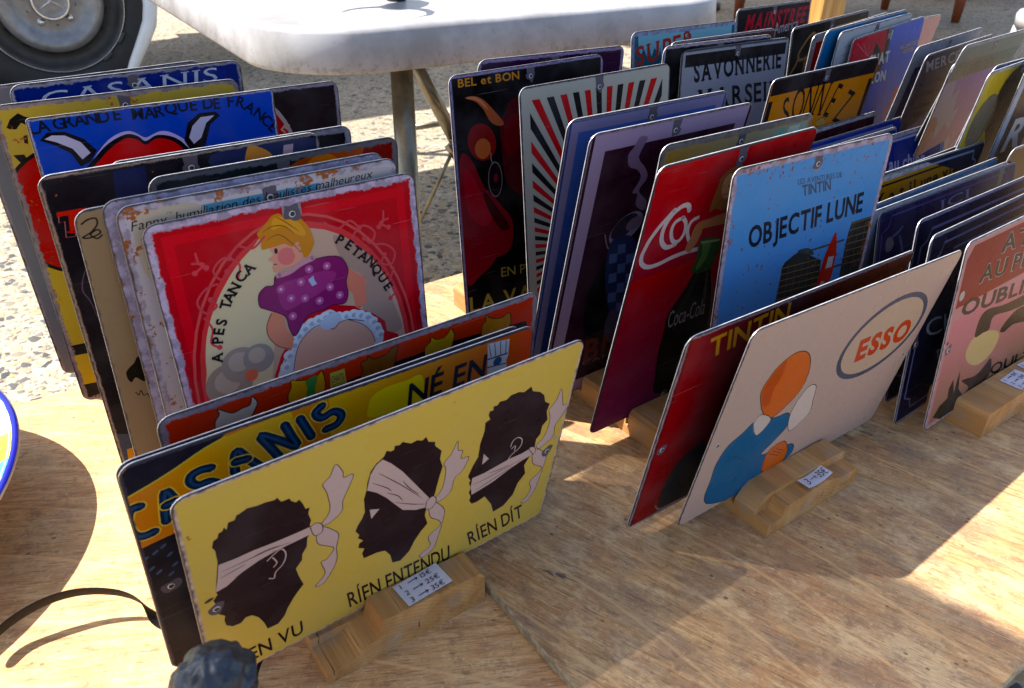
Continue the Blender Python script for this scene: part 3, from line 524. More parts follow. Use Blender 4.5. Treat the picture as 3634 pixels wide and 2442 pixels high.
"A4":{"p":[-0.14421,0.50541,0.01137,0.62232,0.07485,0.00149,0.19894,0.29141],"m":{"bg":"b4242c","bg2":"b4242c","label":"red metal sign of a blonde woman in a purple blouse and the word PETANQUE","rim":0.55,"rust":0.06,"rad":1.0,"wear":0.9,"border":"b9a6c4","gloss":0.25},"a":[["f","cf3038",[[-890,-1360],[890,-1360],[890,1360],[-890,1360]],0],["f","b81e28",[[-820,-1290],[820,-1290],[820,1290],[-820,1290]],0],["c","cf5a58",[-25,100],89,123,0],["c","b3222b",[-25,100],87,121,0],["c","cf4a4c",[-25,100],84,117,0],["c","c4a290",[-25,100],80,112,0],["f","d0bf9e",[[-811,127],[-804,340],[-774,513],[-718,674],[-616,855],[-468,1034],[-320,1153],[-217,1212],[-174,921],[-284,433],[-439,-13]],1],["f","a88a80",[[279,1110],[446,994],[564,861],[525,870],[639,666],[720,375],[745,192],[529,231],[434,487],[490,705],[336,865]],1],["c","9a8a80",[-671,178],17,17,0],["c","b4a498",[-680,206],9.350000000000001,9.350000000000001,0],["c","9c8c84",[-563,307],14,14,0],["c","b4a498",[-572,334],7.700000000000001,7.700000000000001,0],["c","968c88",[-428,318],11.5,11.5,0],["c","b4a498",[-437,345],6.325,6.325,0],["c","d8705c",[-504,201],5,5,0],["f","c2202c",[[-356,98],[-259,288],[-165,395],[-51,549],[213,566],[433,488],[392,486],[521,398],[610,307],[615,218],[711,159],[726,19],[572,-143],[-244,1]],0],["f","c4ccdc",[[-320,86],[-267,208],[-190,321],[-125,409],[-61,484],[59,509],[169,538],[253,471],[376,476],[458,410],[334,461],[429,447],[518,378],[539,314],[575,275],[568,130],[430,-93],[-244,1]],1],["s","7c88a8",0.9,[[-271,181],[-178,317],[-63,471],[70,492],[171,509],[264,454],[373,456],[456,397],[345,444],[440,423],[513,337],[551,238]],0,1],["f","d8a898",[[-205,44],[-130,301],[-36,401],[73,429],[179,425],[298,405],[430,359],[299,409],[414,331],[480,239],[494,125],[361,-69],[-239,28]],1],["s","5a3038",0.6,[[-191,125],[-130,301],[-36,401],[74,436],[171,371],[230,409],[312,409],[431,362],[300,415],[414,338],[481,246],[505,151]],0,1],["c","d4dcec",[-245,186],4.2,3.4,0.3],["c","a4aec8",[-237,172],2.2,1.8,0.3],["c","d4dcec",[-205,270],4.2,3.4,0.3],["c","a4aec8",[-197,256],2.2,1.8,0.3],["c","d4dcec",[-155,343],4.2,3.4,0.3],["c","a4aec8",[-147,330],2.2,1.8,0.3],["c","d4dcec",[-106,403],4.2,3.4,0.3],["c","a4aec8",[-98,390],2.2,1.8,0.3],["c","d4dcec",[-54,448],4.2,3.4,0.3],["c","a4aec8",[-46,435],2.2,1.8,0.3],["c","d4dcec",[2,478],4.2,3.4,0.3],["c","a4aec8",[11,465],2.2,1.8,0.3],["c","d4dcec",[62,487],4.2,3.4,0.3],["c","a4aec8",[71,474],2.2,1.8,0.3],["c","d4dcec",[117,498],4.2,3.4,0.3],["c","a4aec8",[125,485],2.2,1.8,0.3],["c","d4dcec",[225,466],4.2,3.4,0.3],["c","a4aec8",[234,452],2.2,1.8,0.3],["c","d4dcec",[284,455],4.2,3.4,0.3],["c","a4aec8",[293,441],2.2,1.8,0.3],["c","d4dcec",[345,451],4.2,3.4,0.3],["c","a4aec8",[354,437],2.2,1.8,0.3],["c","d4dcec",[404,429],4.2,3.4,0.3],["c","a4aec8",[414,415],2.2,1.8,0.3],["c","d4dcec",[457,396],4.2,3.4,0.3],["c","a4aec8",[467,382],2.2,1.8,0.3],["c","d4dcec",[506,339],4.2,3.4,0.3],["c","a4aec8",[516,324],2.2,1.8,0.3],["c","d4dcec",[528,282],4.2,3.4,0.3],["c","a4aec8",[538,267],2.2,1.8,0.3],["c","d4dcec",[549,217],4.2,3.4,0.3],["c","a4aec8",[559,202],2.2,1.8,0.3],["c","b8c2da",[161,444],9,6,0.3],["f","d88a72",[[-272,641],[-324,552],[-326,460],[-271,367],[-179,310],[-149,403],[-188,483],[-194,592]],1],["s","7a3a34",0.6,[[-272,641],[-324,552],[-326,460],[-271,367],[-179,310]],0,1],["f","d8806e",[[357,834],[496,704],[420,797],[487,706],[471,505],[379,490],[369,616],[300,703]],0],["f","842a66",[[-199,912],[-75,932],[28,956],[130,963],[231,957],[317,922],[356,821],[328,722],[331,627],[292,556],[200,569],[118,552],[-14,538],[-125,409],[-164,476],[-182,588],[-302,676],[-348,715],[-339,802],[-282,849],[-223,846]],1],["s","4a1a3c",0.7,[[-199,912],[-75,932],[28,956],[130,963],[231,957],[317,922],[356,821],[328,722],[331,627],[292,556],[200,569],[118,552],[-14,538],[-125,409],[-164,476],[-182,588],[-302,676],[-348,715],[-339,802],[-282,849],[-223,846],[-199,912]],0,1],["f","9c3a7c",[[-191,824],[-14,853],[164,857],[261,806],[142,706],[-20,659],[-174,638]],1],["c","b05a96",[-176,801],3.2,3.2,0],["c","dca8c8",[-176,801],1.2,1.2,0],["c","b05a96",[-112,712],3.2,3.2,0],["c","dca8c8",[-112,712],1.2,1.2,0],["c","b05a96",[-10,683],3.2,3.2,0],["c","dca8c8",[-10,683],1.2,1.2,0],["c","b05a96",[-20,816],3.2,3.2,0],["c","dca8c8",[-20,816],1.2,1.2,0],["c","b05a96",[56,898],3.2,3.2,0],["c","dca8c8",[56,898],1.2,1.2,0],["c","b05a96",[98,632],3.2,3.2,0],["c","dca8c8",[98,632],1.2,1.2,0],["c","b05a96",[195,718],3.2,3.2,0],["c","dca8c8",[195,718],1.2,1.2,0],["c","b05a96",[195,888],3.2,3.2,0],["c","dca8c8",[195,888],1.2,1.2,0],["c","b05a96",[-123,570],3.2,3.2,0],["c","dca8c8",[-123,570],1.2,1.2,0],["c","b05a96",[262,633],3.2,3.2,0],["c","dca8c8",[262,633],1.2,1.2,0],["f","a8b4d8",[[38,820],[79,841],[85,801],[100,771],[60,762],[46,792]],0],["f","dc9a84",[[-200,1124],[-183,1071],[-229,1044],[-192,1010],[-207,977],[-193,936],[-120,950],[-59,953],[22,996],[36,1080],[-89,1132]],1],["c","d87878",[-93,1037],6.5,6.5,0],["c","281c24",[-161,1093],1.3,2.2,0],["s","5a2028",0.7,[[-196,1001],[-170,994]],0,1],["c","dc9a84",[16,1072],5.5,7,0],["s","8a4a3a",0.6,[[1,1094],[26,1094],[26,1057],[5,1044]],0,1],["s","c890a0",4,[[-176,909],[-89,917],[3,956],[100,976]],0,1],["f","c8801c",[[-267,1252],[-220,1289],[-186,1316],[-146,1349],[-98,1356],[-67,1332],[-8,1327],[47,1295],[101,1217],[121,1151],[126,1088],[119,1072],[74,1008],[35,999],[21,1065],[6,1124],[-46,1099],[-89,1132],[-161,1127],[-197,1126],[-257,1128],[-254,1185],[-270,1236]],1],["f","d89a3c",[[-137,1329],[-57,1318],[40,1255],[74,1162],[15,1175],[-68,1255],[-163,1252]],1],["s","8a5010",0.8,[[-234,1245],[-159,1275],[-68,1255],[-9,1181]],1,1],["s","8a5010",0.8,[[-124,1338],[-62,1289],[30,1196]],1,1],["s","8a5010",0.8,[[-222,1182],[-124,1207],[-42,1128],[17,1039]],1,1],["a","APESTANCA","241a20",[[-714,417],[-685,546],[-663,612],[-632,675],[-578,795],[-545,845],[-497,898],[-437,970],[-372,1014]],7.2,0.03,1,1.0],["a","PETANQUE","241a20",[[324,1064],[393,1007],[443,946],[496,891],[555,834],[591,760],[633,678],[670,594]],7.2,0.03,1,1.0],["s","cc5058",1.6,[[-220,1220],[-320,1150],[-420,1190],[-490,1120]],0,1],["c","cc5058",[-490,1120],2,2,0],["s","cc5058",1.6,[[-460,960],[-430,1060],[-520,1130],[-610,1060],[-570,980],[-520,1030]],0,1],["c","cc5058",[-520,1030],2,2,0],["s","cc5058",1.6,[[-600,960],[-690,940],[-760,860],[-720,770],[-640,800],[-670,860]],0,1],["c","cc5058",[-670,860],2,2,0],["s","cc5058",1.6,[[-740,740],[-700,640],[-730,540],[-680,490]],0,1],["c","cc5058",[-680,490],2,2,0],["s","cc5058",1.6,[[-740,1140],[-660,1120],[-730,1070]],0,1],["c","cc5058",[-730,1070],2,2,0],["s","cc5058",1.6,[[-700,1210],[-690,1130],[-650,1090]],0,1],["c","cc5058",[-650,1090],2,2,0],["s","cc5058",1.6,[[220,1220],[320,1150],[420,1190],[490,1120]],0,1],["c","cc5058",[490,1120],2,2,0],["s","cc5058",1.6,[[460,960],[430,1060],[520,1130],[610,1060],[570,980],[520,1030]],0,1],["c","cc5058",[520,1030],2,2,0],["s","cc5058",1.6,[[600,960],[690,940],[760,860],[720,770],[640,800],[670,860]],0,1],["c","cc5058",[670,860],2,2,0],["s","cc5058",1.6,[[740,740],[700,640],[730,540],[680,490]],0,1],["c","cc5058",[680,490],2,2,0],["s","cc5058",1.6,[[740,1140],[660,1120],[730,1070]],0,1],["c","cc5058",[730,1070],2,2,0],["s","cc5058",1.6,[[700,1210],[690,1130],[650,1090]],0,1],["c","cc5058",[650,1090],2,2,0],["f","8c8088",[[-70,1320],[70,1320],[70,1440],[-70,1440]],0]]},
"A5":{"p":[-0.1747,0.52678,0.01208,0.62058,-0.01497,-0.0051,0.19984,0.30114],"m":{"bg":"b8b0ba","bg2":"b8b0ba","label":"rust spotted white metal sign with cursive writing and a pale blue panel","rim":0.5,"rust":0.75,"rad":1.0,"wear":0.8,"border":"a9a0b4","gloss":0.25},"a":[["g","4f86a4","88a8b4",[[-580,850],[930,850],[930,1420],[-580,1420]],[0,1420],[0,900]],["f","8fa0a2",[[-860,-1400],[-650,-1400],[-620,400],[-700,950],[-860,950]],0],["f","b4a89a",[[-880,960],[-520,960],[-420,1220],[-500,1440],[-880,1440]],1],["f","b0a8ac",[[450,1290],[940,1290],[940,1440],[400,1440]],1],["t","Fanny, humiliation des boulistes malheureux","241c1c",[-929,1334],[786,1382],[-927,1397],0,0,0.3]]},
"A6":{"p":[-0.1869,0.53646,0.01219,0.6222,-0.02433,-0.00219,0.20121,0.30268],"m":{"bg":"a79ec0","bg2":"a79ec0","label":"lavender edged metal sign with rust marks tucked behind the rust spotted cursive sign","rim":0.9,"rust":0.45,"rad":1.0,"wear":0.5,"border":"a8a0c0","gloss":0.25},"a":[]},
"A7":{"p":[-0.22233,0.55047,0.01208,0.64427,-0.1218,-0.01111,0.2,0.30102],"m":{"bg":"8d7a60","bg2":"8d7a60","label":"tan metal sign with a black script initial and a small black bottle","rim":0.15,"rust":0.0,"rad":1.0,"wear":0.3,"border":"8f8068","gloss":0.25},"a":[["s","1c1614",1.1,[[-966,1409],[-923,1434],[-875,1434],[-875,1388],[-923,1341],[-975,1318],[-930,1307],[-867,1327],[-881,1354],[-925,1329],[-894,1292],[-856,1312]],0,1],["f","1a1712",[[-918,187],[-890,222],[-851,252],[-820,297],[-772,252],[-804,65],[-863,120],[-897,87],[-918,127]],1],["s","1c1614",0.7,[[-888,-10],[-870,-49],[-852,-9],[-838,-63],[-813,-57],[-802,-94]],0,1]]},
"A8":{"p":[-0.18877,0.60276,0.01189,0.62957,-0.05459,-0.00343,0.19941,0.29849],"m":{"bg":"141a20","bg2":"141a20","label":"black and orange metal sign peeking above the rusty white ones","rim":0.5,"rust":0.2,"rad":1.0,"wear":0.9,"border":"5a5a60","gloss":0.25},"a":[["f","a8481e",[[-50,900],[940,900],[940,1430],[120,1430],[40,1200]],1],["f","d0702a",[[150,1000],[500,1000],[440,1400],[200,1400]],1],["f","7a1c18",[[600,1250],[960,1000],[960,1460],[700,1460]],0],["t","MARTIN","b85a24",[310,1260],[740,1260],[310,1350],0.01,0,0.0]]},
"A9":{"p":[-0.26936,0.61252,0.02408,0.61186,-0.16931,0.00377,0.20455,0.29743],"m":{"bg":"17141d","bg2":"17141d","label":"dark nightclub style metal sign with red lettering and an orange glow","rim":0.28,"rust":0.15,"rad":1.0,"wear":0.5,"border":"a08c80","gloss":0.25},"a":[["g","1b2452","12101a",[[-620,500],[-360,500],[-320,1440],[-540,1440]],[-440,1400],[-400,500]],["f","2c3158",[[400,1100],[980,1100],[980,1440],[150,1440]],1],["f","d08a4a",[[360,950],[580,950],[640,1300],[520,1440],[420,1420]],1],["f","7a1a10",[[320,920],[440,920],[490,1140],[360,1200]],1],["f","b89aa8",[[660,1000],[740,1000],[800,1420],[720,1420]],0],["t","TC","c83a34",[-979,1027],[-551,1017],[-956,1194],0.03,1,0.0],["s","b06a6c",0.6,[[-947,1185],[-799,1197],[-804,1145],[-865,1133],[-877,988],[-940,990],[-921,1120],[-958,1116],[-947,1185]],0,0],["f","3f4658",[[-1019,-997],[-834,-1087],[-871,-1519],[-1060,-1482]],0],["f","c0862a",[[-949,-1228],[-860,-1231],[-863,-1478],[-973,-1463]],0],["s","5a4a66",1,[[-834,731],[-893,661],[-934,524],[-903,407],[-887,261]],1,1]]},
"A10":{"p":[-0.24006,0.64963,0.01174,0.62905,-0.07946,-0.00371,0.2,0.29645],"m":{"bg":"121014","bg2":"121014","label":"black metal sign with a pale border behind the orange glow sign","rim":0.6,"rust":0.0,"rad":1.0,"wear":0.5,"border":"8c8494","gloss":0.25},"a":[]},
"A11":{"p":[-0.30967,0.68227,0.01283,0.63603,-0.00431,-0.00841,0.2038,0.31236],"m":{"bg":"2b49b4","bg2":"2346a8","label":"square cornered blue metal sign reading LA GRANDE MARQUE DE FRANCE","rim":0.22,"rust":0.05,"rad":0.35,"wear":0.5,"border":"b4b0c4","gloss":0.25},"a":[["a","LAGRANDEMARQUEDEFRANCE","14182c",[[-978,1481],[-907,1487],[-791,1494],[-715,1499],[-633,1501],[-543,1504],[-450,1502],[-346,1507],[-184,1491],[-87,1486],[-6,1489],[92,1504],[195,1508],[285,1504],[412,1502],[489,1492],[613,1494],[707,1476],[781,1419],[862,1349],[922,1281],[975,1212]],9.2,0.025,0,1.0],["s","b9a8dc",5.5,[[-651,1069],[-546,1192],[-421,1297],[-284,1331],[-167,1257],[-25,1293],[77,1249],[159,1163],[201,1008]],0,1],["f","100c14",[[-706,1051],[-571,1196],[-448,1287],[-309,1335],[-223,1308],[-168,1255],[-80,1289],[0,1282],[89,1240],[159,1163],[244,1001],[162,630],[-777,748]],1],["f","c81c1e",[[-657,1042],[-539,1169],[-431,1250],[-316,1301],[-230,1274],[-174,1223],[-86,1259],[-6,1250],[69,1207],[126,1139],[185,996],[119,639],[-740,740]],1],["f","100c14",[[-958,1380],[-891,1435],[-763,1423],[-636,1343],[-562,1236],[-632,1150],[-714,1122],[-759,1241],[-860,1324]],0],["f","b8b4d4",[[-921,1385],[-863,1407],[-771,1393],[-666,1321],[-615,1224],[-687,1180],[-738,1278],[-842,1348]],0],["f","100c14",[[153,1208],[209,1358],[321,1429],[463,1424],[502,1383],[401,1317],[326,1137],[192,1114]],0],["f","b8b4d4",[[199,1230],[245,1325],[328,1392],[451,1394],[368,1336],[304,1214],[230,1167]],0]]},
"A12":{"p":[-0.26167,0.75969,0.01224,0.62667,0.01265,-0.0052,0.2,0.30346],"m":{"bg":"241a1e","bg2":"241a1e","label":"dark brown metal sign with a red circle behind the blue brand sign","rim":0.4,"rust":0.0,"rad":1.0,"wear":0.6,"border":"8f8496","gloss":0.25},"a":[["c","b09a9a",[-211,877],70,70,0],["c","b81a22",[-211,877],66,66,0],["a","EAU","c8a090",[[394,1122],[491,1026],[564,915]],9,0.02,0,1.0]]},
"A13":{"p":[-0.36302,0.73213,0.01483,0.60152,-0.05948,-0.00126,0.20749,0.31178],"m":{"bg":"b49a44","bg2":"b89c38","label":"worn yellow metal sign with black patches and a red circle low down","rim":0.45,"rust":0.5,"rad":1.0,"wear":1.1,"border":"8a7a80","gloss":0.25},"a":[["f","14120f",[[-962,1367],[-920,1431],[-848,1476],[-808,1443],[-732,1404],[-773,1339],[-846,1392],[-895,1343],[-942,1350]],0],["f","14120f",[[-977,1127],[-893,1120],[-873,1051],[-824,998],[-876,992],[-945,1063]],0],["f","14120f",[[-857,1281],[-825,1283],[-839,1206],[-867,1218]],0],["c","14100f",[-677,528],50,62,0],["c","a81a16",[-677,528],47,58.5,0],["f","100e10",[[-1038,-851],[-819,-865],[-802,-991],[-1038,-973]],0],["f","c8a418",[[-1038,-973],[-802,-991],[-808,-1359],[-1035,-1337]],0],["f","241c1a",[[-1038,-1336],[-808,-1359],[-781,-1672],[-1057,-1562]],0]]},
"A14":{"p":[-0.36947,0.76871,0.01356,0.64312,-0.08373,0.00182,0.20261,0.32435],"m":{"bg":"14246e","bg2":"14246e","label":"dark blue metal sign reading CASANIS in white serif capitals","rim":0.35,"rust":0.08,"rad":1.0,"wear":0.9,"border":"8a88a0","gloss":0.25},"a":[["f","16287a",[[-940,-1400],[860,-1400],[860,1560],[-940,1560]],0],["t","CASANIS","b4b8cc",[-798,1399],[763,1443],[-780,1530],0.0,1,0.0]]},
"A15":{"p":[-0.40656,0.77731,0.02167,0.63339,-0.07401,0.0201,0.206,0.31161],"m":{"bg":"6c6c78","bg2":"6c6c78","label":"grey backed metal sign standing last in the left stack","rim":0.3,"rust":0.12,"rad":1.0,"wear":0.6,"border":"8c8088","gloss":0.25},"a":[]},
"B1":{"p":[0.26117,0.58321,0.01506,0.64006,-0.15025,-0.04774,0.30003,0.20737],"m":{"bg":"b49c92","bg2":"b49c92","label":"cream metal sign with an oval ESSO logo, frontmost in the middle stack","rim":0.12,"rust":0.03,"rad":1.0,"wear":0.2,"border":"b0988c","gloss":0.2},"a":[["c","484c5e",[700,311],67.5,44.2,0],["c","b8a08c",[700,311],61.5,38.7,0],["t","ESSO","b84020",[361,132],[1252,125],[282,377],0.045,0,0.0],["f","c8622a",[[-939,102],[-1049,314],[-1006,461],[-932,547],[-781,607],[-610,566],[-479,441],[-404,262],[-415,91],[-526,-28],[-663,-99],[-789,-65]],1],["s","2a1c1e",0.9,[[-939,102],[-1049,314],[-1006,461],[-932,547],[-781,607],[-610,566],[-479,441],[-404,262],[-415,91],[-526,-28],[-663,-99],[-789,-65],[-939,102]],0,1],["f","b44c20",[[-924,113],[-1024,304],[-988,447],[-914,533],[-858,562],[-828,397],[-867,278],[-842,115]],1],["f","1f5c86",[[-1262,-551],[-1278,-377],[-1216,-204],[-1072,-124],[-912,-32],[-650,-123],[-430,-158],[-348,-343],[-464,-467],[-580,-592],[-120,-661],[-7,-817],[-129,-908],[-321,-1093],[-503,-1108],[-1174,-899]],1],["s","2a1c1e",0.9,[[-1262,-551],[-1278,-377],[-1216,-204],[-1072,-124],[-912,-32],[-650,-123],[-430,-158],[-348,-343],[-464,-467],[-580,-592],[-120,-661],[-7,-817],[-129,-908],[-321,-1093],[-503,-1108],[-1174,-899],[-1262,-551]],0,1],["f","c0b4ac",[[-957,-67],[-893,13],[-694,-123],[-820,-253]],1],["s","2a1c1e",0.7,[[-957,-67],[-893,13],[-694,-123],[-820,-253],[-957,-67]],0,1],["f","c8622a",[[-436,-871],[-484,-602],[-275,-557],[-119,-750],[-124,-916],[-252,-950]],1],["s","2a1c1e",0.8,[[-436,-871],[-484,-602],[-275,-557],[-119,-750],[-124,-916],[-252,-950],[-436,-871]],0,1],["s","2a1c1e",0.6,[[-439,-643],[-251,-751]],0,1],["s","2a1c1e",0.6,[[-394,-632],[-224,-731]],0,1],["s","2a1c1e",0.6,[[-349,-620],[-197,-710]],0,1],["f","c8b8b0",[[-378,-50],[-295,81],[-159,48],[-87,-145],[-43,-296],[-128,-398],[-274,-433],[-387,-213]],1],["s","2a1c1e",0.7,[[-378,-50],[-295,81],[-159,48],[-87,-145],[-43,-296],[-128,-398],[-274,-433],[-387,-213],[-378,-50]],0,1],["s","123a58",0.8,[[-1206,-450],[-1047,-393],[-749,-611]],1,1],["s","123a58",0.8,[[-1032,-651],[-825,-634]],1,1],["s","123a58",0.8,[[-607,-540],[-510,-466]],1,1]]},
"B2":{"p":[0.21818,0.58265,0.01315,0.62885,-0.15919,-0.01695,0.29206,0.20863],"m":{"bg":"6a141c","bg2":"6a141c","label":"dark red metal sign reading TINTIN in yellow behind the oval logo sign","rim":0.3,"rust":0.0,"rad":1.0,"wear":0.5,"border":"a08a90","gloss":0.25},"a":[["g","8a1c20","2c0c10",[[-1400,-1000],[-200,-1000],[-200,1020],[-1400,1020]],[-1300,0],[-300,0]],["g","3c0c10","7a3a20",[[-200,-1000],[1420,-1000],[1420,1020],[-200,1020]],[400,0],[1400,300]],["t","TINTIN","c08a2c",[-1129,744],[-232,798],[-1187,942],0.02,0,0],["t","orange","8a4a1c",[489,767],[1373,801],[456,893],0.0,0,0.2],["f","26262a",[[-1115,-919],[-1136,-678],[-1079,-448],[-897,-306],[-757,-336],[-381,-1299],[-852,-985],[-1008,-1003]],1],["s","7a7a80",1.4,[[-1163,-891],[-1110,-965],[-1033,-989],[-741,-1004]],0,1]]},
